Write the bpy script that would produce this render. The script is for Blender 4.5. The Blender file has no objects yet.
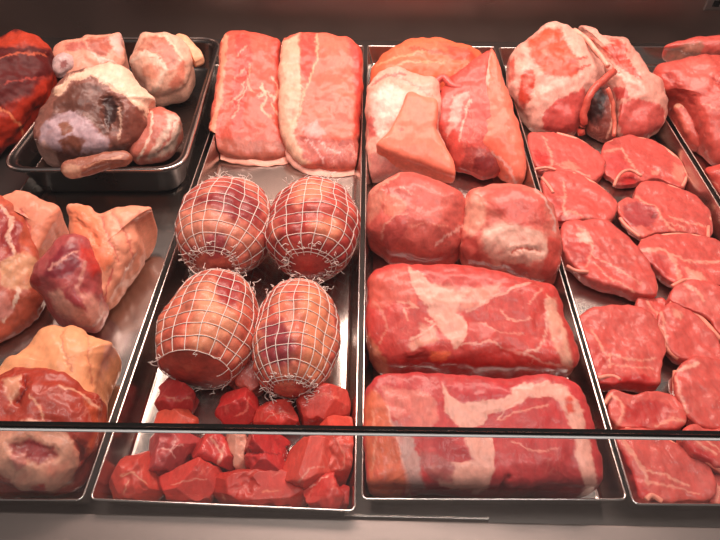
import bpy, math, random
import numpy as np
from mathutils import Vector, Matrix

# ------------------------------------------------------------ camera, light, exposure
SC = bpy.context.scene
COL = SC.collection
W, H, F = 720, 540, 582.0
RIM = 0.037                      # height of the tray rims above the deck
FL = 0.0025                      # height of the tray floors
CAM = np.array([0.0, 0.0, RIM + 0.55])
PITCH, YAW = math.radians(46.25), math.radians(1.25)
fw = np.array([-math.sin(YAW)*math.cos(PITCH), math.cos(YAW)*math.cos(PITCH), -math.sin(PITCH)])
rt = np.array([math.cos(YAW), math.sin(YAW), 0.0])
up = np.cross(rt, fw)
cd = bpy.data.cameras.new('camera'); co = bpy.data.objects.new('camera', cd); COL.objects.link(co)
cd.sensor_width = 36; cd.lens = F*36/W; cd.clip_start = 0.01
m = Matrix([[rt[i], up[i], -fw[i], CAM[i]] for i in range(3)] + [[0, 0, 0, 1]])
co.matrix_world = m
SC.camera = co
SC.view_settings.view_transform = 'Standard'; SC.view_settings.look = 'None'
SC.view_settings.gamma = 1; SC.view_settings.use_curve_mapping = False
SC.view_settings.exposure = 0.14
wd = bpy.data.worlds.new('shop'); SC.world = wd; wd.use_nodes = True
wd.node_tree.nodes['Background'].inputs[0].default_value = (0.62, 0.52, 0.50, 1)
wd.node_tree.nodes['Background'].inputs[1].default_value = 0.2

def area(name, loc, rot, sx, sy, power, color):
    l = bpy.data.lights.new(name, 'AREA'); l.shape = 'RECTANGLE'; l.size = sx; l.size_y = sy
    l.energy = power; l.color = color
    o = bpy.data.objects.new(name, l); COL.objects.link(o)
    o.location = loc; o.rotation_euler = rot
    return o
area('counter_lamp', (0.04, 1.02, 0.98), (math.radians(-16), 0, 0), 1.15, 0.34, 18.0, (1.0, 0.70, 0.60))
area('shop_lamp', (0.15, 0.25, 2.0), (math.radians(12), 0, 0), 1.5, 0.5, 17.0, (1.0, 0.90, 0.84))

# ------------------------------------------------------------ helpers
def ray(px, py):
    return fw + rt*((px - W/2)/F) - up*((py - H/2)/F)
def at(px, py, z):
    d = ray(px, py); return CAM + d*((z - CAM[2])/d[2])
def proj(P):
    q = P - CAM; z = q @ fw
    return np.stack([W/2 + F*(q @ rt)/z, H/2 - F*(q @ up)/z], -1)
def lin(c):
    c = np.array(c, float)/255
    return np.where(c <= 0.04045, c/12.92, ((c+0.055)/1.055)**2.4)

_rs = np.random.RandomState(7)
_perm = _rs.permutation(256); _perm = np.concatenate([_perm, _perm, _perm])
_g = _rs.normal(size=(256, 3)); _g /= np.linalg.norm(_g, axis=1)[:, None]
def noise(P):
    i = np.floor(P).astype(int); f = P - i; i &= 255
    u = f*f*f*(f*(f*6-15)+10); r = 0
    for a in (0, 1):
        for b in (0, 1):
            for c in (0, 1):
                h = _perm[_perm[_perm[(i[:, 0]+a) & 255] + ((i[:, 1]+b) & 255)] + ((i[:, 2]+c) & 255)]
                w = (u[:, 0] if a else 1-u[:, 0])*(u[:, 1] if b else 1-u[:, 1])*(u[:, 2] if c else 1-u[:, 2])
                r = r + w*np.einsum('ij,ij->i', _g[h], f - np.array([a, b, c]))
    return r*1.6
def fbm(P, o=3):
    return sum(noise(P*2**k + 17*k)/2**k for k in range(o))

def catmull(pts, n, closed=True):
    p = np.array(pts, float); N = len(p)
    out = []
    rng = N if closed else N-1
    for i in range(rng):
        if closed: a, b, c, d = p[(i-1) % N], p[i], p[(i+1) % N], p[(i+2) % N]
        else: a, b, c, d = p[max(i-1, 0)], p[i], p[i+1], p[min(i+2, N-1)]
        for k in range(8):
            t = k/8
            out.append(0.5*((2*b) + (c-a)*t + (2*a-5*b+4*c-d)*t*t + (3*b-a-3*c+d)*t**3))
    out = np.array(out + ([out[0]] if closed else [p[-1]]))
    L = np.concatenate([[0], np.cumsum(np.linalg.norm(np.diff(out, axis=0), axis=1))])
    s = np.linspace(0, L[-1], n, endpoint=not closed)
    return np.stack([np.interp(s, L, out[:, k]) for k in range(out.shape[1])], -1)

def seg_dist(Q, pts):
    pts = np.array(pts, float); best = np.full(len(Q), 1e9)
    for a, b in zip(pts[:-1], pts[1:]):
        ab = b-a; t = np.clip(((Q-a) @ ab)/max(ab @ ab, 1e-9), 0, 1)
        best = np.minimum(best, np.linalg.norm(Q - a - t[:, None]*ab, axis=1))
    return best
def inside(Q, pts):
    p = np.array(pts, float); r = np.zeros(len(Q), bool)
    for a, b in zip(p, np.roll(p, -1, 0)):
        if a[1] == b[1]: continue
        c = (a[1] > Q[:, 1]) != (b[1] > Q[:, 1])
        r ^= c & (Q[:, 0] < (b[0]-a[0])*(Q[:, 1]-a[1])/(b[1]-a[1]) + a[0])
    return r

def mesh_obj(name, V, faces, mat, parent=None, smooth=True, cols=None):
    me = bpy.data.meshes.new(name)
    me.from_pydata(np.asarray(V).tolist(), [], faces)
    me.validate(); me.update()
    if smooth: me.polygons.foreach_set('use_smooth', [True]*len(me.polygons))
    if cols is not None:
        at_ = me.attributes.new('Col', 'FLOAT_COLOR', 'POINT')
        at_.data.foreach_set('color', np.asarray(cols, dtype=np.float32).ravel())
    me.materials.append(mat)
    o = bpy.data.objects.new(name, me); COL.objects.link(o)
    if parent is not None: o.parent = parent
    return o
def recenter(o):
    """put a top-level mesh's origin at its base"""
    me = o.data; n = len(me.vertices); v = np.empty(n*3); me.vertices.foreach_get('co', v); v = v.reshape(-1, 3)
    c = np.array([v[:, 0].mean(), v[:, 1].mean(), v[:, 2].min()])
    me.vertices.foreach_set('co', (v-c).ravel()); me.update(); o.location = c
    return o
def tag(o, label, cat, group=None):
    o['label'] = label; o['category'] = cat
    if group: o['group'] = group
    return o
def empty(name, px, py, label, cat, group=None):
    o = bpy.data.objects.new(name, None); COL.objects.link(o); o.empty_display_size = 0.02
    o.location = at(px, py, 0.01)
    return tag(o, label, cat, group)
def adopt(o, root):
    """make o a part of root, keeping it where it is"""
    o.parent = root; o.matrix_parent_inverse = Matrix.Translation(-Vector(root.location))
    return o
def boxv(x0, x1, y0, y1, z0, z1):
    V = [(x, y, z) for z in (z0, z1) for y in (y0, y1) for x in (x0, x1)]
    return V, [(0, 2, 3, 1), (4, 5, 7, 6), (0, 1, 5, 4), (2, 6, 7, 3), (0, 4, 6, 2), (1, 3, 7, 5)]
def box(name, a, mat, parent=None, bev=0.0):
    V, Fc = boxv(*a); o = mesh_obj(name, V, Fc, mat, parent, smooth=False)
    if bev:
        b = o.modifiers.new('b', 'BEVEL'); b.width = bev; b.segments = 3
    return o
def tubes(paths, r, sides=5, closed=False):
    V, Fc = [], []
    for pi_, P in enumerate(paths):
        P = np.asarray(P); n = len(P); rr = r[pi_] if isinstance(r, list) else r
        T = (np.roll(P, -1, 0)-np.roll(P, 1, 0)) if closed else np.gradient(P, axis=0)
        T /= np.linalg.norm(T, axis=1)[:, None] + 1e-12
        ref = np.array([0.13, 0.21, 0.97]) if abs(T[:, 2]).mean() < .8 else np.array([1, .1, 0])
        A = np.cross(T, ref); A /= np.linalg.norm(A, axis=1)[:, None] + 1e-12; B = np.cross(T, A)
        b0 = len(V)
        for i in range(n):
            for k in range(sides):
                a = 2*math.pi*k/sides
                V.append(P[i] + rr*(A[i]*math.cos(a) + B[i]*math.sin(a)))
        for i in range(n if closed else n-1):
            j = (i+1) % n
            for k in range(sides):
                l = (k+1) % sides
                Fc.append((b0+i*sides+k, b0+i*sides+l, b0+j*sides+l, b0+j*sides+k))
        if not closed:
            Fc.append(tuple(b0+k for k in range(sides))[::-1]); Fc.append(tuple(b0+(n-1)*sides+k for k in range(sides)))
    return np.array(V), Fc

# ------------------------------------------------------------ materials
def mat(name, color=(.5, .5, .5), rough=.4, metal=0.0, **kw):
    m_ = bpy.data.materials.new(name); m_.use_nodes = True
    b = m_.node_tree.nodes['Principled BSDF']
    b.inputs['Base Color'].default_value = (*color, 1); b.inputs['Roughness'].default_value = rough
    b.inputs['Metallic'].default_value = metal
    for k, v in kw.items(): b.inputs[k].default_value = v
    return m_, m_.node_tree, b
def nd(nt, t, **kw):
    n = nt.nodes.new(t)
    for k, v in kw.items(): setattr(n, k, v)
    return n
def mth(nt, op, a, b=None, c=None):
    n = nd(nt, 'ShaderNodeMath', operation=op)
    for i, v in enumerate((a, b, c)):
        if v is None: continue
        if isinstance(v, (int, float)): n.inputs[i].default_value = v
        else: nt.links.new(v, n.inputs[i])
    return n.outputs[0]

def meat_material(name, rough=.40, vein=1.0, sss=.05, bump=.55, spec=.36, fine=.62, coat=.2):
    m_, nt, b = mat(name, rough=rough)
    at_ = nd(nt, 'ShaderNodeAttribute', attribute_name='Col')
    tc = nd(nt, 'ShaderNodeTexCoord')
    mp = nd(nt, 'ShaderNodeMapping'); mp.inputs['Scale'].default_value = (1, .55, 1)
    nt.links.new(tc.outputs['Object'], mp.inputs[0])
    n1 = nd(nt, 'ShaderNodeTexNoise'); n1.inputs['Scale'].default_value = 85; n1.inputs['Detail'].default_value = 5; n1.inputs['Distortion'].default_value = .5
    n2 = nd(nt, 'ShaderNodeTexNoise'); n2.inputs['Scale'].default_value = 240; n2.inputs['Detail'].default_value = 3
    n3 = nd(nt, 'ShaderNodeTexNoise'); n3.inputs['Scale'].default_value = 28; n3.inputs['Detail'].default_value = 5
    for n in (n1, n2, n3): nt.links.new(mp.outputs[0], n.inputs['Vector'])
    ridge = mth(nt, 'ABSOLUTE', mth(nt, 'SUBTRACT', n1.outputs['Fac'], .5))
    line = mth(nt, 'SUBTRACT', 1.0, mth(nt, 'MULTIPLY', ridge, 26)); line.node.use_clamp = True
    gate = mth(nt, 'MULTIPLY', mth(nt, 'SUBTRACT', n3.outputs['Fac'], .5), 6); gate.node.use_clamp = True
    vm = mth(nt, 'MULTIPLY', mth(nt, 'MULTIPLY', line, gate), mth(nt, 'MULTIPLY', at_.outputs['Alpha'], .5*vein)); vm.node.use_clamp = True
    mix = nd(nt, 'ShaderNodeMix', data_type='RGBA')
    nt.links.new(vm, mix.inputs[0]); nt.links.new(at_.outputs['Color'], mix.inputs[6])
    mix.inputs[7].default_value = (*lin((238, 160, 140)), 1)
    var = mth(nt, 'ADD', mth(nt, 'MULTIPLY', n2.outputs['Fac'], 0.85*fine), mth(nt, 'MULTIPLY', n1.outputs['Fac'], 0.85*fine))
    var = mth(nt, 'ADD', var, 1-.5*1.7*fine)
    vm2 = nd(nt, 'ShaderNodeVectorMath', operation='SCALE')
    nt.links.new(mix.outputs[2], vm2.inputs[0]); nt.links.new(var, vm2.inputs['Scale'])
    nt.links.new(vm2.outputs[0], b.inputs['Base Color'])
    bp = nd(nt, 'ShaderNodeBump'); bp.inputs['Strength'].default_value = bump; bp.inputs['Distance'].default_value = .002
    hh = mth(nt, 'ADD', n1.outputs['Fac'], mth(nt, 'MULTIPLY', n2.outputs['Fac'], .3))
    nt.links.new(hh, bp.inputs['Height']); nt.links.new(bp.outputs[0], b.inputs['Normal'])
    rg = mth(nt, 'ADD', mth(nt, 'MULTIPLY', n3.outputs['Fac'], .35), rough-.15); nt.links.new(rg, b.inputs['Roughness'])
    b.inputs['Subsurface Weight'].default_value = sss; b.inputs['Subsurface Radius'].default_value = (.008, .003, .002)
    b.inputs['Subsurface Scale'].default_value = .6
    b.inputs['Specular IOR Level'].default_value = spec
    b.inputs['Coat Weight'].default_value = coat; b.inputs['Coat Roughness'].default_value = .09
    nt.links.new(bp.outputs[0], b.inputs['Coat Normal'])
    return m_
MEAT = meat_material('raw_meat')
BEEF = meat_material('raw_beef', rough=.55, vein=.4, coat=.03, spec=.25, bump=.3)
SKIN = meat_material('pork_skin', rough=.46, vein=.15, bump=.14, spec=.3, fine=.45)

def steel(name, color, rough, streak=(1, 1, 1), amp=.12, bump=.05):
    m_, nt, b = mat(name, color, rough, 1.0)
    tc = nd(nt, 'ShaderNodeTexCoord'); mp = nd(nt, 'ShaderNodeMapping'); mp.inputs['Scale'].default_value = streak
    nt.links.new(tc.outputs['Object'], mp.inputs[0])
    n = nd(nt, 'ShaderNodeTexNoise'); n.inputs['Scale'].default_value = 12; n.inputs['Detail'].default_value = 6
    nt.links.new(mp.outputs[0], n.inputs['Vector'])
    s = nd(nt, 'ShaderNodeTexNoise'); s.inputs['Scale'].default_value = 9; s.inputs['Detail'].default_value = 5
    nt.links.new(tc.outputs['Object'], s.inputs['Vector'])
    r = mth(nt, 'ADD', mth(nt, 'MULTIPLY', n.outputs['Fac'], amp), mth(nt, 'ADD', mth(nt, 'MULTIPLY', s.outputs['Fac'], .25), rough-.12))
    nt.links.new(r, b.inputs['Roughness'])
    bp = nd(nt, 'ShaderNodeBump'); bp.inputs['Strength'].default_value = bump; bp.inputs['Distance'].default_value = .001
    nt.links.new(n.outputs['Fac'], bp.inputs['Height']); nt.links.new(bp.outputs[0], b.inputs['Normal'])
    return m_
TRAY = steel('brushed_tray_steel', (.56, .53, .50), .17, (60, 2, 60), .08)
RIMM = steel('polished_rim_steel', (.82, .79, .76), .16, (1, 1, 1), .05, .0)
PANM = steel('dark_pan_steel', (.15, .14, .135), .24, (1, 1, 1), .06, .0)
WALLM = steel('back_wall_steel', (.52, .39, .35), .27, (2, 40, 60), .12, .04)
DECKM = steel('deck_steel', (.12, .11, .105), .4, (2, 60, 60))
SILLM = steel('sill_steel', (.30, .265, .25), .38, (2, 60, 60), .2)
BLACK = mat('black_gasket', (.006, .006, .006), .7, **{'Specular IOR Level': .1})[0]
STRING = mat('butcher_string', (.85, .74, .68), .7)[0]
STRINGR = mat('stained_string', (.62, .28, .2), .7)[0]
BONE = meat_material('cut_bone', .4, .2, .05, .3)

gl = bpy.data.materials.new('display_glass'); gl.use_nodes = True; nt = gl.node_tree; nt.nodes.clear()
o_ = nd(nt, 'ShaderNodeOutputMaterial'); mx = nd(nt, 'ShaderNodeMixShader'); lw = nd(nt, 'ShaderNodeLayerWeight'); lw.inputs[0].default_value = .5; fr = mth(nt, 'ADD', .03, mth(nt, 'MULTIPLY', .9, mth(nt, 'POWER', lw.outputs['Facing'], 5.0)))
tr = nd(nt, 'ShaderNodeBsdfTransparent'); tr.inputs[0].default_value = (.985, .99, .985, 1); gs = nd(nt, 'ShaderNodeBsdfGlossy'); gs.inputs['Roughness'].default_value = .02
nt.links.new(fr, mx.inputs[0]); nt.links.new(tr.outputs[0], mx.inputs[1]); nt.links.new(gs.outputs[0], mx.inputs[2]); nt.links.new(mx.outputs[0], o_.inputs[0])
GLASS = gl
EDGE = mat('polished_glass_edge', (.95, .97, .95), .3)[0]

# ------------------------------------------------------------ the setting
def struct(o): o['kind'] = 'structure'; return o
BACK = at(430, 41, 0.0)[1]
struct(box('floor', (-1.25, 1.25, .12, BACK+.02, -.02, 0.0), DECKM))
struct(box('wall_back', (-1.25, 1.25, BACK, BACK+.02, -.02, 0.62), WALLM))
struct(box('wall_left', (-1.27, -1.25, .12, BACK+.02, -.02, .62), WALLM))
struct(box('wall_right', (1.25, 1.27, .12, BACK+.02, -.02, .62), WALLM))
ys = at(360, 519, .022)[1]
struct(box('trim_1', (-1.25, 1.25, .10, ys, -.02, .022), SILLM, bev=.002))
yr = at(360, 515, .016)[1]
struct(box('trim_2', (-.02, .12, yr-.002, yr+.001, .0, .017), TRAY, bev=.0008))

# front glass: low upright pane, above it a raked pane, a black gasket between them
ZS = .27
A, B = at(0, 424, ZS), at(720, 434.0, ZS)
dirx = (B-A)/np.linalg.norm(B-A); A = A - dirx*.75; B = B + dirx*.75
nrm = np.array([-dirx[1], dirx[0], 0])
def strip(name, p0, p1, q1, q0, th, m_, k):
    n = np.cross(p1-p0, q0-p0); n /= np.linalg.norm(n); V = [p0, p1, q1, q0, p0+n*th, p1+n*th, q1+n*th, q0+n*th]
    o = mesh_obj(name, V, [(0, 3, 2, 1), (4, 5, 6, 7), (0, 1, 5, 4), (1, 2, 6, 5), (2, 3, 7, 6), (3, 0, 4, 7)], m_, smooth=False)
    return o
dz = np.array([0, 0, 1.0])
lo = strip('window_1', A-dz*(ZS-.022), B-dz*(ZS-.022), B-dz*.0008, A-dz*.0008, .004, GLASS, 0); struct(lo)
e = strip('glass_edge', A-dz*.0008-nrm*.004, B-dz*.0008-nrm*.004, B-dz*.0008+nrm*.0, A-dz*.0008+nrm*.0, .0009, EDGE, 0); e.parent = lo
rk = (nrm*math.cos(math.radians(52)) + dz*math.sin(math.radians(52)))
s0 = nrm*.0005 + dz*.0012
up_ = strip('window_2', A+s0, B+s0, B+s0+rk*.34, A+s0+rk*.34, .004, GLASS, 0); struct(up_)
gk = strip('gasket', A+dz*.0009-nrm*.0027, B+dz*.0009-nrm*.0027, B+dz*.0009+nrm*.0007, A+dz*.0009+nrm*.0007, .0016, BLACK, 0); gk.parent = up_

# ------------------------------------------------------------ trays
PENS = []
def clampin(V, C, pan=False):
    for P, top, ins0, slope, ispan in PENS:
        if ispan != pan or not inside(np.array([C[:2]]), P[:, :2])[0]: continue
        for a, b in zip(P, np.roll(P, -1, 0)):
            e = (b-a)[:2]/np.linalg.norm((b-a)[:2]); nn = np.array([-e[1], e[0]])
            if (P[:, :2].mean(0)-a[:2]) @ nn < 0: nn = -nn
            need = ins0 + slope*np.clip(1-V[:, 2]/top, 0, 1)
            d = (V[:, :2]-a[:2]) @ nn; m_ = (V[:, 2] < top+.004) & (d < need)
            V[m_, :2] += nn*(need-d)[m_][:, None]
        break
    return V
def tray(lf, rf, rb, lb, label):
    rim = [at(*p, RIM) for p in (lf, rf, rb, lb)]
    PENS.append((np.array(rim), RIM, .0035, .010, False))
    root = bpy.data.objects.new('display_tray', None); COL.objects.link(root); root.empty_display_size = .02
    c = sum(rim)/4; root.location = (c[0], c[1], .0)
    tag(root, label, 'tray', 'shallow steel trays of the meat counter')
    def loop(inset, z, rad, n=6):
        P = []
        for i in range(4):
            p, a, b = rim[i], rim[i-1], rim[(i+1) % 4]
            ea, eb = (a-p)/np.linalg.norm(a-p), (b-p)/np.linalg.norm(b-p)
            q = p + (ea+eb)*inset
            for k in range(n+1):
                t = k/n
                P.append((1-t)**2*(q+ea*rad) + 2*t*(1-t)*q + t*t*(q+eb*rad))
        P = np.array(P); P[:, 2] = z; return P
    # sheet: outer bottom -> outer rim -> inner rim -> inner bottom
    L = [loop(.0125, .0005, .006), loop(.0105, .0007, .006), loop(.001, RIM, .005), loop(.0022, RIM, .005),
         loop(.0105, .005, .006), loop(.0125, .0026, .006), loop(.0150, .0018, .006), loop(.03, .0018, .006)]
    n = len(L[0]); V = np.concatenate(L); Fc = []
    for j in range(len(L)-1):
        for k in range(n):
            l = (k+1) % n; Fc.append((j*n+k, j*n+l, (j+1)*n+l, (j+1)*n+k))
    Fc.append(tuple(range(n))[::-1]); Fc.append(tuple((len(L)-1)*n+k for k in range(n)))
    o = mesh_obj('pan_body', V, Fc, TRAY, smooth=False); adopt(o, root)
    V, Fc = tubes([loop(.0012, RIM+.0004, .006)], .0012, 8, True)
    adopt(mesh_obj('rim', V, Fc, RIMM), root)
    return root
tray((-190, 500), (83, 501.5), (240.5, 46), (118, 46), 'leftmost shallow steel tray, under the dark pan and the pork hocks')
tray((89, 500.5), (356, 512.5), (364, 46), (244, 46), 'shallow steel tray holding the netted roasts and diced meat')
tray((361, 500.5), (628, 501), (494.5, 47), (367, 46), 'shallow steel tray with two wide raw slabs at its front')
tray((632.5, 505.5), (906, 508), (621, 47), (498, 48), 'shallow steel tray full of raw chops')
tray((911, 508), (1185, 510), (750, 47), (625, 47), 'steel tray at the far right edge, only its back left corner showing')

# the deep dark pan
def deep_pan():
    z = .062
    fl, fr_, br, bl = at(-4, 171, z), at(184, 171, z), at(223, 38, z), at(100, 38, z)
    root = bpy.data.objects.new('deep_pan', None); COL.objects.link(root); root.location = (*((fl+br)/2)[:2], .002)
    tag(root, 'deep dark steel pan with rounded corners holding pale veal shanks', 'pan')
    fr_[0] = min(fr_[0], fr_[0]); P4 = [fl, fr_, br, bl]
    PENS.append((np.array(P4), z, .016, .011, True))
    def loop(inset, z, rad, n=10):
        P = []
        for i in range(4):
            p, a, b = P4[i], P4[i-1], P4[(i+1) % 4]
            ea, eb = (a-p)/np.linalg.norm(a-p), (b-p)/np.linalg.norm(b-p)
            q = p+(ea+eb)*inset
            for k in range(n+1):
                t = k/n; P.append((1-t)**2*(q+ea*rad)+2*t*(1-t)*q+t*t*(q+eb*rad))
        P = np.array(P); P[:, 2] = z; return P
    L = [loop(.034, .003, .03), loop(.024, .004, .035), loop(.0195, .009, .038), (loop(.012, z-.006, .04)), loop(.008, z-.003, .042), loop(.001, z-.004, .045), loop(0, z-.0015, .045), loop(.002, z, .045), loop(.007, z+.0008, .044), loop(.0115, z-.001, .042), loop(.0135, z-.006, .04),
         loop(.021, .011, .038), loop(.026, .006, .035), loop(.036, .005, .03)]
    n = len(L[0]); V = np.concatenate(L); Fc = []
    for j in range(len(L)-1):
        for k in range(n):
            l = (k+1) % n; Fc.append((j*n+k, j*n+l, (j+1)*n+l, (j+1)*n+k))
    Fc.append(tuple(range(n))[::-1]); Fc.append(tuple((len(L)-1)*n+k for k in range(n)))
    adopt(mesh_obj('pan_body', V, Fc, PANM), root)
    V, Fc = tubes([loop(.0025, z+.0002, .045)], .0022, 8, True); adopt(mesh_obj('rim', V, Fc, RIMM), root)
deep_pan()

# ------------------------------------------------------------ meat
SEED = [0]
def piece(name, out, col, zc, th, feats=(), tl=.5, e=.85, eb=.55, base=FL, amp=.0022, fr=22, marb=.5, mat_=None, warp=1.3, colvar=.10, oj=.6, root=None, dens=1.0, ctr=None, facet=0, fitted=True):
    """a solid lump: outline traced at its widest section, domed towards the top, resting on base"""
    SEED[0] += 1; sd = SEED[0]*3.71
    out = np.array(out, float)
    per = np.linalg.norm(np.diff(np.vstack([out, out[:1]]), axis=0), axis=1).sum()
    nt_ = int(np.clip(per/1.3*dens, 40, 380))
    b2 = catmull(out, nt_)
    b2 = b2 + oj*np.stack([noise(np.c_[b2/9, np.full(nt_, sd)]), noise(np.c_[b2/9, np.full(nt_, sd+9)])], -1)*2
    lo_, hi_ = b2.min(0), b2.max(0)          # fit the solid's outer outline, bulge included, to the traced one
    for fit in range(4):
        c2 = np.array(ctr) if ctr is not None else (b2.max(0)+b2.min(0))/2*.5 + b2.mean(0)*.5
        C = at(*c2, zc); toc = (CAM-C)/np.linalg.norm(CAM-C)
        n = np.array([0, 0, 1.0])*(1-tl) + toc*tl; n /= np.linalg.norm(n)
        D = np.array([ray(*p) for p in b2]); Bp = CAM + D*(((C-CAM) @ n)/(D @ n))[:, None]
        R = np.linalg.norm(Bp-C, axis=1).mean()
        def prof(ex, hh, m):
            t = np.linspace(0, math.pi/2, 200); r, h = np.sin(t)**ex, np.cos(t)**ex
            L = np.concatenate([[0], np.cumsum(np.hypot(np.diff(r)*R, np.diff(h)*hh))])
            s = np.linspace(0, L[-1], m); return np.interp(s, L, r), np.interp(s, L, h)
        nr = int(np.clip(np.ptp(b2, 0).mean()/2/1.3*dens + th*300, 10, 110))
        r, h = prof(e, th, nr); r[0] = .015
        rb, hb = prof(eb, max(C[2]-base, .004), 12); rb, hb = rb[::-1][1:], 1-0*hb[::-1][1:]*0 - hb[::-1][1:]*0
        hb = prof(eb, max(C[2]-base, .004), 12)[1][::-1][1:]; rb[-1] = .02
        rings = [C+(Bp-C)*r_ + n*th*h_ for r_, h_ in zip(r, h)]
        for r_, h_ in zip(rb, hb):
            P = C+(Bp-C)*(1-(1-r_)*.9 if r_ > .03 else r_); P[:, 2] = P[:, 2]*(1-h_) + base*h_; rings.append(P)
        G = np.array(rings); G[:, :, 2] = np.maximum(G[:, :, 2], base)
        if fit == 3 or not fitted: break
        gp = proj(G.reshape(-1, 3)); l2, h2 = gp.min(0), gp.max(0)
        sc = np.clip((hi_-lo_)/(h2-l2), .8, 1.12); b2 = (b2-(l2+h2)/2)*sc + (lo_+hi_)/2
    nrr = len(G)
    du = np.gradient(G, axis=0); dv = np.roll(G, -1, 1)-np.roll(G, 1, 1)
    N = np.cross(du, dv); ln = np.linalg.norm(N, axis=2)[:, :, None]
    N = N/(ln+1e-12)
    cc = C.copy(); cc[2] = (C[2]+base)/2
    sg = np.sign(((G-cc)*N).sum()); N = (N*sg).reshape(-1, 3)
    V = G.reshape(-1, 3); px = proj(V)
    q = V*1.0; o3 = np.array([sd, sd*1.7, 0])
    wpx = px + warp*np.stack([fbm(q*60+o3, 3), fbm(q*60+o3+31, 3)], -1)*1.6 + 1.5*np.stack([noise(q*260+o3), noise(q*300+o3+31)], -1)
    base_c = lin(col); cols = np.tile(base_c, (len(V), 1)); al = np.full(len(V), float(marb))
    cols *= (1+colvar*1.1*fbm(q*18+o3+5, 3)+.07*fbm(q*[160, 60, 160]+o3, 2))[:, None]
    disp = amp*fbm(q*fr+o3, 3)*1.5
    for f in feats:
        kind, wd_, fc, d, pts = f[:5]; op = f[5] if len(f) > 5 else 1.0
        if kind == 'l':
            ds = seg_dist(wpx, pts); k = np.clip((wd_*.5+1-ds)/1.6, 0, 1)
            dd = np.exp(-(ds/(wd_*.9+1.5))**2)
        else:
            ins = inside(wpx, pts); ds = seg_dist(wpx, list(pts)+[pts[0]])*np.where(ins, 1, -1)
            k = np.clip(ds/wd_+.5, 0, 1); dd = np.clip(ds/max(wd_, 4)*.5+.5, 0, 1)
        k = k*k*(3-2*k)
        if kind == 'p' and fc is not None and len(fc) > 3 and wd_ > 2.5: k = k*np.clip(1.05+.55*fbm(q*[70, 40, 70]+o3+3, 3), .25, 1)
        if fc is not None:
            fcol = lin(fc[:3])*(1+.7*colvar*fbm(q*30+o3+15, 2))[:, None]
            cols = cols*(1-k[:, None]*op) + fcol*k[:, None]*op
            if len(fc) > 3: al = al*(1-k) + fc[3]*k
        disp = disp + d*dd
    bot = np.repeat(np.arange(nrr) >= nrr-4, nt_)
    V = V + N*np.where(bot, 0, disp)[:, None]; V[:, 2] = np.maximum(V[:, 2], base)
    if facet:
        rs = np.random.RandomState(SEED[0]+facet)
        vc = V-cc; ext = np.abs(vc).max(0)
        for k in range(facet):
            dr = rs.normal(size=3); dr[2] = abs(dr[2])*1.1; dr /= np.linalg.norm(dr)
            pr = vc @ dr; lim = pr.max()*rs.uniform(.74, .92); vc = vc - dr*np.maximum(0, pr-lim)[:, None]*.93
        V = vc+cc; V[:, 2] = np.maximum(V[:, 2], base)
    V = clampin(V, C, pan=abs(base-.008) < 1e-6)
    if mat_ is SKIN: cols = cols*[1.02, .95, 1.13]
    else: cols = cols*[.86, .92, .97]
    cols = np.clip(cols, .004, .95)
    Fc = []
    idx = np.arange(nrr*nt_).reshape(nrr, nt_)
    a, b_, c_, d_ = idx[:-1], np.roll(idx[:-1], -1, 1), np.roll(idx[1:], -1, 1), idx[1:]
    Fc = np.stack([a, d_, c_, b_], -1).reshape(-1, 4).tolist()
    V = np.vstack([V, V[:nt_].mean(0), V[-nt_:].mean(0)]); cols = np.vstack([cols, cols[0], cols[-1]]); al = np.concatenate([al, [al[0], al[-1]]])
    t0, t1 = nrr*nt_, nrr*nt_+1
    Fc += [(int(t0), int(idx[0, k]), int(idx[0, (k+1) % nt_])) for k in range(nt_)]
    Fc += [(int(t1), int(idx[-1, (k+1) % nt_]), int(idx[-1, k])) for k in range(nt_)]
    ob = mesh_obj(name, V, Fc, mat_ or MEAT, cols=np.c_[cols, np.clip(al, 0, 1)])
    if root is not None: adopt(ob, root)
    else: recenter(ob)
    return ob

def cord(name, pts, z, r, col, root, mat_=None, jit=.0008):
    """a rounded rod following points (px, py[, z])"""
    P = np.array([at(p[0], p[1], p[2] if len(p) > 2 else z) for p in pts]); P = catmull(P, max(8, len(P)*6), False)
    P = P + jit*np.stack([noise(P*60+k*9) for k in range(3)], -1)
    V, Fc = tubes([P], r, 10)
    # round the ends
    c = lin(col); cols = np.tile([*c, .3], (len(V), 1)); cols[:, :3] *= (1+.15*noise(V*90))[:, None]
    o = mesh_obj(name, V, Fc, mat_ or MEAT, cols=cols); adopt(o, root); return o

RED = (205, 70, 62); PINK = (220, 105, 92); FAT = (240, 178, 155, 0); PALE = (240, 195, 170, 0); DK = (150, 40, 38); SK = (236, 150, 108, 0); WINE = (140, 45, 50)

# ---- tray 1
b = piece('beef_joint', [(0, 38), (15, 34), (25, 31), (45, 35), (57, 44), (61, 58), (60, 75), (54, 92), (42, 112), (30, 130), (10, 148), (-15, 160), (-60, 150), (-85, 100), (-70, 50), (-30, 36)],
    (92, 14, 14), .075, .045, [
    ('p', 8, (185, 48, 26, .1), .001, [(60, 70), (56, 92), (40, 116), (20, 140), (-30, 158), (-60, 140), (-10, 120), (8, 104), (30, 95), (40, 80)]),
    ('p', 5, (190, 60, 35), 0, [(10, 32), (30, 31), (55, 42), (58, 52), (35, 46), (0, 46), (-20, 42)]),
    ('l', 1.5, (225, 120, 80), -.001, [(0, 108), (12, 116), (22, 128), (24, 140)]), ('l', 1.2, (200, 90, 60), 0, [(0, 60), (20, 52), (45, 55)]),
    ('l', 1.2, (170, 60, 50), 0, [(5, 85), (25, 78), (50, 78)])], tl=.5, marb=.15, amp=.004, mat_=BEEF)
tag(b, 'dark red beef joint in the back left corner beside the deep pan', 'beef')

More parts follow.
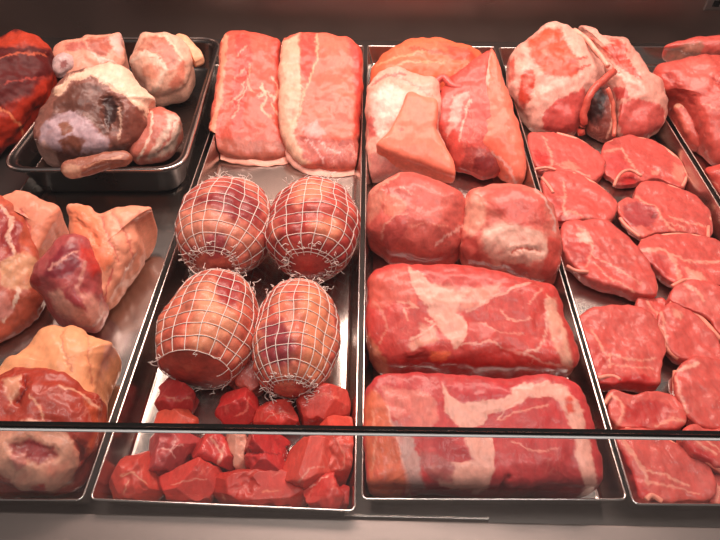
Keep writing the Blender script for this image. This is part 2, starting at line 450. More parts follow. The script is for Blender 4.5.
G1 = 'veal shanks in the deep pan'
t = empty('veal_shank', 90, 70, 'small veal shank at the back left of the pan with a pale lilac bone end', 'shank', G1)
piece('meat', [(52, 62), (54, 52), (60, 46), (72, 42), (84, 42), (90, 37), (105, 35), (119, 32), (125, 34), (125, 48), (130, 60), (125, 78), (110, 90), (85, 96), (66, 92), (57, 84), (52, 74)],
    (228, 165, 130), .075, .022, [('p', 4, (176, 92, 66, .3), 0, [(86, 43), (92, 38), (108, 36), (112, 48), (103, 57), (94, 52)]),
    ('p', 3, PALE, .001, [(110, 35), (124, 33), (121, 56), (113, 50)]), ('p', 4, (190, 105, 85, 0), 0, [(66, 44), (82, 42), (90, 50), (78, 50), (66, 52)]),
    ('l', 2, (245, 210, 180), 0, [(92, 52), (100, 60), (115, 62)])], base=.008, root=t, mat_=SKIN)
piece('bone_end', [(53, 66), (56, 57), (66, 53), (76, 57), (77, 66), (70, 73), (60, 78), (54, 74)], (222, 182, 176), .080, .010, [('p', 2, (170, 105, 100), -.002, [(60, 62), (66, 60), (68, 67), (61, 70)])], base=.06, root=t, mat_=BONE, tl=.7)
t = empty('veal_shank', 170, 80, 'round pale veal shank at the back right corner of the pan', 'shank', G1)
piece('meat', [(130, 66), (134, 52), (140, 38), (146, 32), (160, 33), (176, 35), (188, 42), (195, 58), (194, 75), (190, 90), (182, 98), (170, 103), (158, 106), (148, 98), (138, 84)],
    (248, 184, 156), .075, .028, [('p', 4, (196, 112, 88, .3), 0, [(136, 50), (144, 38), (158, 35), (172, 42), (178, 56), (176, 70), (171, 76), (163, 60), (155, 53), (142, 54)]),
    ('l', 3, PALE, .002, [(134, 60), (146, 54), (158, 58), (166, 70), (160, 82), (152, 92)]), ('p', 4, (222, 140, 112, 0), 0, [(142, 68), (150, 62), (158, 66), (160, 76), (150, 80), (142, 76)]),
    ('p', 3, (224, 130, 105, 0), 0, [(176, 60), (186, 62), (184, 84), (172, 90), (166, 86), (176, 76)]), ('l', 1.5, (250, 215, 185), 0, [(160, 35), (174, 45), (182, 60)])], base=.008, root=t, tl=.55)
piece('skin_flap', [(176, 36), (186, 36), (194, 44), (204, 56), (204, 62), (196, 67), (190, 60), (184, 48)], (238, 180, 130), .085, .008, [], base=.055, root=t, mat_=SKIN)
t = empty('veal_shank', 165, 140, 'small pink veal shank at the front right of the pan, partly under the big one', 'shank', G1)
piece('meat', [(140, 112), (158, 106), (168, 110), (180, 115), (184, 124), (178, 140), (172, 152), (160, 160), (145, 165), (132, 164), (128, 140)],
    (205, 108, 88), .052, .016, [('p', 4, (232, 190, 168, 0), .001, [(165, 112), (181, 116), (182, 128), (172, 150), (158, 158), (146, 160), (158, 140), (168, 126)]), ('l', 2, PALE, 0, [(150, 112), (152, 125), (146, 145), (138, 160)]), ('l', 1.5, (200, 110, 95), -.0015, [(176, 120), (168, 140), (160, 152)])], base=.008, root=t)
t = empty('veal_shank', 95, 130, 'largest veal shank, brown cut face towards the front of the pan', 'shank', G1)
piece('meat', [(32, 150), (35, 136), (41, 121), (50, 105), (58, 90), (70, 78), (85, 70), (98, 65), (115, 63), (130, 68), (141, 80), (152, 95), (159, 106), (153, 113), (152, 124), (151, 138), (144, 150), (134, 162), (118, 167), (95, 170), (70, 170), (52, 167), (40, 162)],
    (150, 92, 78), .088, .035, [
    ('p', 2.4, (255, 208, 178, 0), 0, [(56, 90), (70, 76), (98, 62), (130, 64), (162, 104), (154, 114), (144, 112), (128, 97), (110, 84), (92, 76), (72, 82), (58, 96)]),
    ('p', 3, (108, 62, 50, .4), -.001, [(56, 100), (74, 84), (98, 84), (116, 96), (124, 104), (122, 130), (104, 134), (92, 122), (78, 116), (60, 114), (48, 122)]),
    ('p', 2, (66, 38, 34, .1), -.006, [(103, 98), (112, 94), (118, 106), (116, 120), (108, 128), (104, 118)]),
    ('p', 3, (128, 66, 52, .5), .001, [(122, 96), (138, 108), (149, 126), (148, 140), (138, 148), (122, 148), (118, 138), (124, 120)]),
    ('p', 4, (204, 168, 172, 0), .001, [(40, 128), (52, 116), (70, 110), (88, 118), (98, 132), (112, 142), (104, 150), (80, 152), (60, 150), (40, 150)]),
    ('p', 2, (150, 92, 72, 0), 0, [(58, 124), (68, 120), (74, 130), (64, 136)]), ('p', 3, (140, 80, 62, .2), 0, [(60, 140), (72, 134), (86, 140), (80, 152), (64, 152)]),
    ('p', 3, (228, 175, 158, 0), 0, [(32, 148), (44, 140), (56, 150), (60, 166), (44, 166)]),
    ('l', 2, (228, 180, 150), .0005, [(56, 94), (72, 80), (92, 76), (110, 86), (128, 98), (145, 113), (152, 128)]),
    ('l', 1.5, (225, 175, 150), 0, [(118, 106), (122, 122), (118, 138)])], base=.008, root=t, tl=.55, amp=.003, marb=.3)
piece('bone_end', [(36, 128), (44, 124), (52, 128), (54, 138), (50, 146), (40, 146), (35, 138)], (205, 176, 182), .080, .010, [], base=.05, root=t, mat_=BONE, tl=.7)
piece('flap', [(61, 172), (66, 165), (80, 158), (100, 154), (124, 151), (133, 157), (128, 163), (108, 165), (94, 172), (78, 177), (68, 178)], (160, 92, 70), .078, .009, [('p', 3, (228, 170, 140, 0), 0, [(60, 172), (68, 165), (80, 166), (82, 176), (68, 180)]), ('l', 1, (225, 160, 130), 0, [(84, 168), (104, 160), (124, 156)])], base=.064, root=t, tl=.5)

G2 = 'pork hocks in the leftmost tray'
t = empty('pork_hock', 20, 260, 'pork hock cut off by the left edge of the picture, orange skin over red meat', 'hock', G2)
piece('meat', [(-40, 210), (0, 194), (28, 215), (40, 245), (46, 270), (46, 300), (40, 316), (25, 325), (14, 333), (2, 342), (-25, 340), (-50, 300), (-52, 240)],
    (196, 88, 62), .048, .03, [('p', 4, (165, 55, 52, .3), 0, [(-20, 210), (6, 206), (22, 225), (20, 250), (8, 262), (-20, 260)]), ('l', 4, (228, 165, 140), .002, [(2, 206), (12, 218), (8, 236), (14, 254)]),
    ('p', 4, (228, 160, 120, 0), 0, [(0, 262), (24, 252), (44, 262), (46, 285), (20, 290), (0, 285)]), ('l', 3, PALE, 0, [(20, 288), (14, 305), (4, 320)]), ('p', 4, (215, 135, 120, 0), 0, [(-20, 290), (8, 292), (14, 312), (-5, 325)])], amp=.004, root=t)
piece('skin', [(-15, 198), (4, 198), (14, 193), (26, 190), (40, 195), (56, 204), (70, 212), (66, 226), (58, 241), (50, 262), (40, 272), (26, 268), (20, 250), (24, 232), (18, 212), (0, 204)],
    (228, 150, 112), .062, .012, [('l', 2, (190, 95, 75), -.001, [(20, 210), (30, 230), (30, 250)]), ('p', 4, (238, 175, 130, 0), 0, [(26, 250), (48, 248), (44, 270), (28, 268)])], mat_=SKIN, root=t, ctr=(40, 228))
t = empty('pork_hock', 90, 270, 'pork hock with flared orange skin and wine-red knuckle, just in front of the deep pan', 'hock', G2)
piece('skin', [(70, 222), (68, 207), (78, 205), (90, 207), (99, 213), (115, 209), (135, 206), (157, 208), (152, 216), (145, 226), (146, 240), (141, 256), (133, 272), (125, 288), (116, 302), (104, 314), (92, 310), (84, 290), (78, 268), (70, 248)],
    (232, 160, 120), .055, .026, [('l', 1.5, (200, 80, 55), -.002, [(74, 214), (82, 224), (92, 232), (98, 248)]), ('p', 3, (236, 138, 92, 0), .002, [(70, 208), (88, 208), (98, 222), (106, 238), (112, 262), (104, 272), (92, 252), (82, 240), (70, 234)]),
    ('l', 1.5, (205, 120, 92), -.0015, [(100, 216), (108, 236), (118, 262)]), ('l', 1.5, (208, 125, 98), -.0015, [(112, 212), (128, 235), (134, 258)]), ('l', 1.2, (208, 125, 98), -.001, [(140, 212), (134, 224)]),
    ('l', 2, (195, 100, 80), -.001, [(114, 270), (108, 290), (105, 308)])], mat_=SKIN, root=t, amp=.003)
piece('meat', [(70, 235), (86, 236), (99, 247), (106, 262), (109, 276), (107, 292), (108, 308), (105, 324), (97, 333), (86, 331), (74, 325), (60, 319), (48, 310), (40, 298), (34, 286), (35, 272), (42, 258), (56, 243)],
    (180, 78, 76), .056, .036, [('p', 4, (138, 40, 50, .2), 0, [(50, 262), (60, 246), (76, 242), (80, 262), (72, 274), (56, 278), (44, 276)]), ('p', 4, (196, 56, 48, .4), 0, [(80, 242), (96, 252), (102, 270), (92, 278), (82, 268)]),
    ('p', 6, (222, 150, 130, 0), .001, [(46, 292), (70, 288), (96, 296), (106, 312), (100, 332), (78, 322), (54, 310)]), ('l', 2, (215, 140, 125), 0, [(50, 270), (66, 258), (78, 250)]), ('l', 3, (212, 130, 115), 0, [(84, 262), (80, 282), (70, 296)]), ('p', 4, (170, 62, 66, .2), 0, [(60, 290), (72, 286), (84, 298), (88, 312), (74, 306)]),
    ('p', 3, (165, 40, 36, .2), .001, [(27, 274), (38, 274), (42, 284), (36, 290)])], amp=.003, root=t, tl=.6)
t = empty('pork_hock', 55, 420, 'front pork hock with smooth orange skin above its torn red and cream end', 'hock', G2)
piece('meat', [(2, 374), (24, 364), (50, 368), (80, 378), (102, 398), (106, 412), (107, 432), (104, 452), (96, 464), (88, 478), (74, 490), (58, 497), (30, 498), (5, 496), (-18, 488), (-28, 440), (-20, 395)],
    (178, 60, 42), .062, .032, [
    ('p', 5, (228, 160, 132, 0), .002, [(6, 428), (30, 418), (62, 428), (74, 442), (80, 462), (74, 484), (50, 492), (20, 490), (0, 470), (-10, 440)]),
    ('p', 4, (150, 36, 36, .2), -.003, [(10, 444), (28, 438), (54, 446), (58, 456), (40, 462), (16, 456)]), ('p', 3, (214, 128, 112, 0), .002, [(12, 456), (26, 452), (28, 464), (18, 470)]),
    ('p', 3, (208, 44, 32, 0), -.001, [(32, 484), (44, 480), (48, 490), (36, 494)]), ('p', 5, (205, 88, 52, .3), 0, [(84, 400), (104, 408), (106, 435), (96, 460), (86, 450), (92, 425)]),
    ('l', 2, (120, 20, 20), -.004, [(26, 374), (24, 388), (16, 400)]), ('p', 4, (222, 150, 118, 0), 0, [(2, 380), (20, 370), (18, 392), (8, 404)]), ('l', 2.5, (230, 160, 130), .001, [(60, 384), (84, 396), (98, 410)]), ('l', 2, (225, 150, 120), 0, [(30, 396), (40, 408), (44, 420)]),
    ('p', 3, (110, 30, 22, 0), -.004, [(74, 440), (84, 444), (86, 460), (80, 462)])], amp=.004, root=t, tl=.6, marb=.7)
piece('skin', [(40, 338), (50, 327), (60, 325), (70, 328), (80, 327), (95, 335), (108, 340), (121, 346), (117, 354), (110, 370), (106, 388), (107, 410), (108, 432), (104, 448), (96, 446), (70, 430), (30, 420), (0, 410), (-14, 396), (-4, 380), (6, 366), (20, 358), (30, 350)],
    (236, 168, 112), .066, .026, [('p', 4, (232, 175, 140, 0), 0, [(106, 345), (120, 346), (110, 366), (102, 380), (104, 362)]), ('l', 1.4, (210, 135, 90), -.001, [(62, 332), (64, 350), (72, 372)]), ('l', 1.4, (212, 138, 94), -.001, [(88, 336), (88, 356), (94, 384)]), ('l', 2.5, (195, 80, 50), -.001, [(60, 380), (84, 392), (98, 408)])], mat_=SKIN, root=t, ctr=(62, 372), amp=.002, tl=.45)

# ---- tray 2: loins
G3 = 'boneless pork loins at the back'
t = empty('pork_loin', 250, 110, 'left of the two pork loins, red with streaked fat along its length', 'pork loin', G3)
piece('meat', [(222, 40), (228, 32), (242, 30), (258, 33), (272, 36), (280, 42), (281, 70), (281, 100), (281, 130), (288, 152), (280, 160), (262, 162), (240, 160), (220, 154), (209, 147), (207, 137), (212, 112), (217, 80), (220, 55)],
    (218, 88, 68), .052, .022, [('p', 3, (222, 62, 48, .8), 0, [(236, 34), (250, 34), (252, 60), (247, 95), (240, 130), (230, 130), (232, 90), (235, 60)]),
    ('l', 5, (240, 150, 118), .001, [(225, 36), (224, 60), (220, 95), (212, 132)]), ('p', 5, (190, 98, 78, .6), 0, [(207, 138), (240, 138), (284, 142), (290, 162), (240, 164), (208, 150)]),
    ('l', 1.2, (242, 160, 135), 0, [(246, 88), (240, 100), (234, 118)]), ('l', 1, (242, 160, 135), 0, [(236, 56), (247, 48)]), ('l', 1, (238, 150, 125), 0, [(235, 78), (247, 68)]), ('l', 1.2, (238, 150, 125), 0, [(228, 104), (240, 94), (246, 82)]),
    ('l', 1.6, (244, 175, 145), 0, [(262, 84), (266, 96), (262, 108), (270, 116)]), ('l', 1.4, (244, 175, 145), 0, [(272, 78), (278, 90), (272, 104), (279, 116)]), ('l', 1.4, (244, 175, 145), 0, [(258, 96), (268, 92), (276, 98)]), ('l', 1, (240, 150, 120), 0, [(250, 66), (248, 86), (255, 92)]),
    ('p', 5, (196, 64, 50, .5), 0, [(274, 40), (281, 42), (281, 70), (276, 66)])], tl=.42, e=.4, eb=.35, root=t, marb=.7)
piece('rind', [(206, 148), (214, 144), (240, 152), (270, 155), (290, 153), (292, 162), (272, 166), (248, 164), (224, 160), (210, 153)], (236, 170, 138), .007, .003, [], tl=.3, root=t, mat_=SKIN)
t = empty('pork_loin', 320, 110, 'right of the two pork loins, with a broad white fat band down its left side', 'pork loin', G3)
piece('meat', [(281, 42), (287, 36), (297, 34), (310, 33), (330, 34), (346, 36), (354, 43), (361, 50), (362, 70), (361, 100), (360, 140), (358, 166), (345, 171), (325, 171), (308, 168), (296, 160), (286, 146), (280, 130), (279, 90)],
    (232, 108, 84), .054, .024, [('p', 3, (242, 180, 150, 0), .001, [(279, 42), (298, 34), (299, 60), (303, 90), (298, 120), (294, 134), (310, 165), (296, 165), (284, 150), (276, 130)]),
    ('p', 3, (215, 60, 45, .6), 0, [(300, 34), (317, 34), (314, 58), (307, 84), (301, 70)]), ('p', 4, (188, 82, 68, 1), -.001, [(297, 136), (320, 138), (345, 140), (360, 136), (358, 168), (325, 170), (306, 162)]),
    ('p', 4, (205, 62, 50, .5), 0, [(346, 36), (362, 48), (362, 130), (354, 136), (356, 100), (352, 60)]), ('p', 3, (236, 150, 140, .6), 0, [(303, 126), (318, 122), (326, 132), (318, 138), (304, 136)]), ('l', 1.3, (244, 165, 130), 0, [(318, 36), (316, 60), (306, 86), (300, 116)]),
    ('l', 1.2, (235, 170, 160), 0, [(306, 140), (318, 150), (324, 162)]), ('l', 1.2, (235, 170, 160), 0, [(318, 140), (330, 150), (342, 154)])], tl=.42, e=.4, eb=.35, root=t, marb=.4)
piece('rind', [(283, 138), (294, 148), (308, 162), (335, 168), (362, 165), (363, 172), (345, 177), (325, 176), (307, 173), (293, 164), (285, 152)], (238, 175, 145), .008, .004, [], tl=.3, root=t, mat_=SKIN)

# ---- tray 2: netted roasts
def roast(p0, p1, R, a, tp, cols_, feats, label, seed, cut=None, N=18, M=11, flat=.93, q=2.4, offz=0):
    """barrel of rolled meat from pixel p0 (far end) to p1 (near end), tied in a string net"""
    rs = random.Random(seed)
    zc = FL + R*flat*.97 + offz
    A, B = at(*p0, zc), at(*p1, zc); C = (A+B)/2; d = (A-B)/np.linalg.norm(A-B); s = np.cross(d, [0, 0, 1.]); u = np.array([0, 0, 1.])
    root = bpy.data.objects.new('netted_roast', None); COL.objects.link(root); root.location = (C[0], C[1], FL); root.empty_display_size = .02
    tag(root, label, 'rolled roast', 'netted rolled roasts')
    def S(ph, t, off=0.0):
        o3 = np.array([seed*7.3, 0, 0])
        ph = ph + .07*noise(np.c_[np.cos(ph)*1.2, np.sin(ph)*1.2, t*2]+o3)
        tt = t + .035*noise(np.c_[np.cos(ph)*1.5, np.sin(ph)*1.5, t*2.5]+o3+4)*(1-t*t)
        tt = np.clip(tt, -1, 1)
        lim = np.where(tt < 0, 1.0 if cut is None else cut, 1.0)
        r = np.maximum(1-np.abs(tt)**q, 0)**(1/q*1.15)
        if cut is not None:
            rc = max(1-cut**q, 0)**(1/q*1.15); ex = np.clip((-cut-tt)/(1-cut), 0, 1); r = np.where(tt < -cut, rc*(1-ex**2.2), r)
        r = r*(1+tp*tt)*R + off
        r = r*(1+.10*noise(np.c_[np.cos(ph)*1.3, np.sin(ph)*1.3, t*1.8]+o3+8)+.03*noise(np.c_[np.cos(ph)*4, np.sin(ph)*4, t*5]+o3))
        P = C + d*((tt if cut is None else np.maximum(tt, -cut-.06*np.clip((-cut-tt)/(1-cut), 0, 1)))*(a+off))[:, None] + s*(r*np.cos(ph))[:, None] + u*(r*np.sin(ph)*flat)[:, None]
        P[:, 2] = np.maximum(P[:, 2], FL+max(off, 0)); return P
    nph, ntt = 192, 120
    tl_ = np.sin(np.linspace(-math.pi/2, math.pi/2, ntt)*.985)
    PH, TT = np.meshgrid(np.linspace(0, 2*math.pi, nph, endpoint=False), tl_)
    PH, TT = PH.ravel(), TT.ravel()
    ringt = np.linspace(-.93, .93, M)
    cell = (ringt[1]-ringt[0])
    pil = np.where((TT < -.72) if cut is not None else (np.abs(TT) > .9), 0, 1)*(np.abs(np.sin(PH*N/2))**.6)*(np.abs(np.sin((TT-ringt[0])/cell*math.pi))**.6)
    V = S(PH, TT, 0) ; V2 = S(PH, TT, .002)
    V = V + (V2-V)*(pil*1.0)[:, None]
    px = proj(V); sd = seed*1.9
    wpx = px + 4*np.stack([fbm(V*70+sd, 2), fbm(V*70+sd+31, 2)], -1)
    c = np.tile(lin(cols_[0]), (len(V), 1)); al = np.full(len(V), .4)
    k = np.clip(fbm(V*26+sd, 3)*5+.35, 0, 1)[:, None]; c = c*(1-k*.75) + lin(cols_[1])*k*.75
    c = c*(1+.35*fbm(V*55+sd+3, 3))[:, None]
    for wd_, fc, pts in feats:
        ins = inside(wpx, pts); ds = seg_dist(wpx, list(pts)+[pts[0]])*np.where(ins, 1, -1); k = np.clip(ds/wd_*.5+.5, 0, 1)[:, None]
        c = c*(1-k) + lin(fc)*k
    idx = np.arange(len(V)).reshape(ntt, nph)
    a_, b_, c_, d_ = idx[:-1], np.roll(idx[:-1], -1, 1), np.roll(idx[1:], -1, 1), idx[1:]
    Fc = np.stack([a_, b_, c_, d_], -1).reshape(-1, 4).tolist(); Fc += [tuple(int(x) for x in idx[0])[::-1], tuple(int(x) for x in idx[-1])]
    adopt(mesh_obj('meat', V, Fc, MEAT, cols=np.c_[np.clip(c*[.90, .94, 1.02], .004, .95), al]), root)
    paths = []
    tmin = -.95 if cut is None else -cut-.02
    for k in range(N):
        t = np.linspace(tmin, .975, 60); paths.append(S(np.full(60, 2*math.pi*k/N), t, .0011))
    for t in ringt:
        if cut is not None and t < -cut-.02: continue
        ph = np.linspace(0, 2*math.pi, 90); paths.append(S(ph, np.full(90, t), .0011))
    V, Fc = tubes(paths, .00055, 5); adopt(mesh_obj('netting', V, Fc, STRING), root)
    for side in (1, -1):
        nfr = 14 if (side == -1 and cut is not None) else 38
        fr_ = [S(np.linspace(0, 2*math.pi, 70), np.full(70, side*((.90 if side < 0 else .8) if not (side < 0 and cut is not None) else cut)), .0016)]
        for k in range(nfr):
            ph = rs.uniform(0, 2*math.pi); t = side*((rs.uniform(.84, .95) if side < 0 else rs.uniform(.66, .88)) if not (side < 0 and cut is not None) else cut)
            p = S(np.array([ph]), np.array([t]), .0016)[0]; P = [p]
            for j in range(4):
                p = p + (d*side*rs.uniform(-.4, .8) + s*rs.uniform(-1, 1) + u*rs.uniform(-.5, .8))*.0055; p[2] = max(p[2], FL+.001); P.append(p)
            fr_.append(catmull(np.array(P), 14, False))
        V, Fc = tubes(fr_, .00045, 4); adopt(mesh_obj('string_tie', V, Fc, STRING), root)
ORG = (232, 138, 100); MT = (176, 62, 54)
roast((236, 194), (214, 265), .062, .075, 0, ((198, 92, 76), (226, 130, 104)), [(4, (150, 50, 50), [(190, 200), (240, 182), (262, 205), (258, 222), (205, 222)]), (4, (228, 140, 112), [(178, 215), (205, 205), (245, 225), (262, 250), (215, 240), (180, 245)]), (3, (170, 70, 72), [(205, 236), (225, 234), (228, 256), (208, 262)]), (4, (170, 60, 50), [(180, 248), (200, 256), (190, 268)])], 'netted rolled roast at the back left, nearest the left loin', 3)
roast((318, 196), (309, 265), .062, .075, -.02, (MT, (198, 84, 68)), [(4, (235, 140, 108), [(292, 184), (315, 178), (335, 184), (325, 196), (305, 200), (294, 208)]), (4, (235, 140, 105), [(312, 222), (330, 218), (345, 228), (335, 240), (315, 238)]), (3, (228, 120, 95), [(272, 220), (280, 225), (276, 240), (270, 238)])], 'darkest netted rolled roast, at the back right against the tray divider', 5)
roast((223, 290), (196, 372), .053, .077, 0, ((205, 96, 74), (226, 128, 98)), [(4, (235, 150, 112), [(200, 285), (218, 276), (232, 300), (238, 322), (215, 345), (195, 350), (185, 330), (198, 305)]), (3, (165, 45, 42), [(216, 274), (240, 276), (244, 300), (228, 310), (216, 296)]), (3, (150, 58, 50), [(158, 366), (180, 376), (215, 382), (205, 396), (170, 392)])], 'netted rolled roast at the front left, leaning with a smooth cut end in front', 8, cut=.74)
roast((300, 296), (291, 380), .048, .077, .0, ((206, 92, 74), (230, 135, 104)), [(5, (236, 145, 105), [(302, 285), (328, 290), (332, 350), (318, 380), (300, 375), (304, 330)]), (4, (160, 62, 66), [(262, 325), (285, 320), (295, 345), (290, 365), (262, 368)])], 'netted rolled roast at the front right, standing straight with many fine meshes', 11, N=20, M=11)

# ---- tray 2: diced meat
G4 = 'diced meat at the front of the second tray'
def dice(out, col, label, zc=.022, th=.013, feats=(), base=FL, **k):
    kw = dict(tl=.4, e=.6, eb=.5, amp=.0034, fr=40, marb=.9, colvar=.16, oj=1.0, facet=9); kw.update(k)
    oc = np.mean(out, axis=0); out = [tuple(oc+(np.array(p_)-oc)*1.13) for p_ in out]
    o = piece('meat_chunk', out, col, zc, th, feats, base=base, **kw); tag(o, label, 'diced meat', G4); return o
dice([(228, 365), (238, 352), (248, 350), (256, 362), (264, 380), (258, 394), (244, 392), (230, 380)], (212, 88, 72), 'smooth pink meat chunk wedged between the two front netted roasts')
dice([(162, 378), (170, 376), (182, 382), (194, 390), (196, 402), (190, 413), (174, 416), (158, 414), (159, 394)], (196, 52, 50), 'dark red meat chunk touching the cut end of the leaning roast', feats=[('l', 1, (230, 130, 110), 0, [(166, 396), (180, 400), (192, 396)])])
dice([(154, 414), (168, 408), (184, 410), (196, 424), (186, 432), (160, 432), (150, 428)], (222, 84, 62), 'orange-red meat chunk crossing under the glass joint on the left', zc=.018, th=.010)
dice([(222, 402), (230, 392), (244, 391), (256, 396), (262, 404), (256, 420), (240, 426), (226, 424), (218, 414)], (200, 46, 44), 'red meat chunk with a bright fat streak between the front roasts and the glass joint', feats=[('l', 2, (235, 110, 95), 0, [(250, 396), (246, 410), (236, 418)])])
dice([(256, 406), (274, 399), (288, 403), (296, 412), (294, 426), (278, 431), (260, 429), (254, 418)], (216, 66, 56), 'bright red meat chunk in front of the straight netted roast', feats=[('l', 1, (235, 130, 110), 0, [(264, 420), (280, 412), (290, 414)])])
dice([(300, 404), (308, 390), (322, 384), (336, 383), (348, 394), (351, 406), (346, 418), (328, 425), (308, 424), (300, 416)], (218, 74, 62), 'large rounded meat chunk beside the divider, at the back of the diced meat', zc=.026, th=.015, feats=[('l', 1.2, (240, 120, 100), 0, [(306, 400), (322, 394), (340, 396)])])
dice([(322, 428), (340, 416), (352, 412), (355, 430), (355, 462), (350, 484), (338, 488), (328, 470), (326, 450)], (212, 74, 58), 'long meat chunk lying along the right side divider', zc=.024, feats=[('l', 1, (236, 130, 110), 0, [(338, 440), (344, 456), (342, 470)])])
dice([(148, 434), (160, 427), (178, 426), (196, 430), (196, 444), (188, 458), (178, 470), (164, 474), (150, 466), (145, 450)], (192, 72, 70), 'dusky pink meat chunk with white veins, above the front left corner', zc=.028, th=.014, feats=[('l', 1.4, (238, 160, 148), 0, [(176, 438), (172, 450), (178, 460)]), ('l', 1.2, (238, 160, 148), 0, [(160, 448), (172, 450), (186, 444)])])
dice([(192, 440), (204, 434), (220, 435), (230, 444), (236, 458), (236, 470), (224, 471), (208, 463), (196, 458)], (208, 58, 54), 'red and white streaked meat chunk in the middle left of the dice', feats=[('l', 1.6, (244, 160, 140), 0, [(212, 438), (222, 452), (218, 464)]), ('l', 1.6, (244, 160, 140), 0, [(226, 444), (222, 456)])], zc=.026)
dice([(226, 432), (240, 430), (247, 440), (249, 456), (245, 472), (238, 468), (232, 450)], (232, 158, 134), 'pale fatty sliver standing between two red chunks', zc=.03, th=.007, marb=0)
dice([(244, 442), (256, 434), (272, 431), (288, 434), (284, 446), (286, 462), (280, 474), (266, 479), (254, 472), (249, 458)], (208, 52, 50), 'round glossy meat chunk in the centre of the dice', zc=.032, th=.017, feats=[('l', 1.3, (150, 30, 32), -.003, [(244, 452), (262, 452), (284, 448)])])
dice([(284, 474), (288, 456), (298, 442), (312, 439), (328, 441), (334, 456), (332, 476), (320, 487), (304, 488), (290, 484)], (216, 76, 62), 'large orange-red meat chunk right of the round glossy one', zc=.032, th=.016, feats=[('l', 1, (240, 150, 130), 0, [(300, 480), (312, 466), (328, 464)])])
dice([(108, 466), (118, 460), (134, 456), (148, 453), (150, 466), (158, 478), (160, 492), (152, 501), (130, 500), (112, 496), (106, 482)], (212, 74, 60), 'large orange-red meat chunk in the front left corner of its tray', zc=.028, th=.015, feats=[('l', 1.2, (240, 150, 120), 0, [(118, 476), (134, 474), (148, 482)]), ('l', 1.2, (240, 150, 120), 0, [(128, 482), (124, 494)])])
dice([(160, 478), (176, 474), (188, 462), (198, 458), (208, 468), (222, 478), (216, 490), (206, 502), (186, 504), (168, 498)], (214, 66, 56), 'angular meat chunk second from the left along the front edge', zc=.028, th=.015, feats=[('l', 1.2, (240, 140, 120), 0, [(168, 484), (190, 480), (208, 478)])])
dice([(214, 488), (224, 476), (244, 470), (264, 471), (286, 478), (302, 488), (304, 498), (290, 507), (262, 508), (236, 508), (220, 502)], (206, 56, 44), 'widest meat chunk, lying in the middle of the front edge', zc=.026, th=.014, feats=[('l', 1.2, (242, 150, 120), 0, [(216, 494), (222, 504)]), ('l', 1, (232, 120, 90), 0, [(262, 492), (280, 488)])])
dice([(306, 474), (318, 468), (328, 474), (334, 488), (342, 500), (338, 510), (318, 511), (306, 504), (303, 490)], (214, 62, 54), 'pointed meat chunk at the front edge with a white veined top', zc=.030, th=.013, feats=[('l', 1.4, (246, 165, 148), 0, [(304, 480), (318, 474), (326, 470)])])
dice([(334, 492), (344, 486), (353, 488), (353, 500), (350, 509), (338, 510)], (176, 44, 40), 'small dark meat chunk in the front right corner of its tray', zc=.018, th=.010)
dice([(272, 470), (290, 478), (304, 484), (306, 494), (296, 497), (282, 488)], (200, 70, 60), 'small meat chunk squeezed under the large orange-red one at the front', zc=.02, th=.008)

# ---- tray 3
o = piece('pork_leg_joint', [(370, 80), (376, 66), (388, 52), (402, 43), (418, 38), (436, 38), (456, 42), (474, 50), (486, 62), (482, 84), (450, 100), (410, 104), (384, 100), (371, 92)],
    (230, 112, 70), .06, .028, [('l', 2, (242, 150, 105), 0, [(378, 66), (400, 56), (430, 50)]), ('l', 2, (215, 78, 46), 0, [(410, 48), (440, 52), (462, 60)]), ('p', 6, (212, 72, 44, 0), 0, [(440, 42), (470, 50), (480, 60), (455, 60)]), ('l', 1.5, (240, 150, 105), 0, [(385, 72), (410, 62), (445, 62)])], tl=.5, mat_=SKIN, marb=0)
tag(o, 'orange-skinned pork joint at the very back of the third tray', 'pork joint')
t = empty('pork_belly_joint', 405, 130, 'pork joint with pale fat and pink skin flap, back left of the third tray', 'pork joint')
piece('meat', [(366, 104), (368, 86), (378, 73), (394, 67), (408, 70), (422, 76), (436, 80), (441, 94), (440, 112), (438, 130), (444, 150), (452, 170), (454, 182), (438, 181), (420, 176), (404, 176), (386, 179), (370, 181), (366, 150)],
    (240, 172, 150), .060, .026, [('p', 5, (246, 208, 190, 0), .002, [(372, 96), (384, 84), (404, 88), (404, 104), (392, 124), (380, 138), (372, 130)]), ('p', 4, (214, 100, 90, .4), 0, [(366, 116), (374, 118), (376, 136), (367, 140)]),
    ('p', 4, (226, 132, 118, .2), 0, [(368, 152), (380, 156), (410, 168), (400, 178), (370, 180)]), ('l', 2, (214, 110, 96), -.001, [(372, 84), (386, 74), (404, 74)]), ('l', 1.5, (226, 140, 122), 0, [(404, 78), (420, 88), (434, 98)])], tl=.5, e=.65, root=t, marb=.2)
piece('skin', [(408, 92), (424, 96), (438, 101), (437, 122), (436, 132), (444, 148), (453, 166), (455, 182), (442, 179), (420, 170), (398, 162), (376, 150), (388, 136), (398, 116)], (238, 130, 96), .072, .014, [('p', 2, (200, 95, 72, 0), -.001, [(398, 128), (402, 126), (402, 131), (399, 132)])], tl=.5, e=.42, amp=.0012, oj=.2, base=.02, root=t, mat_=SKIN)
t = empty('pork_belly_joint', 485, 130, 'wedge-shaped pork joint with smooth pink skin along the right divider', 'pork joint')
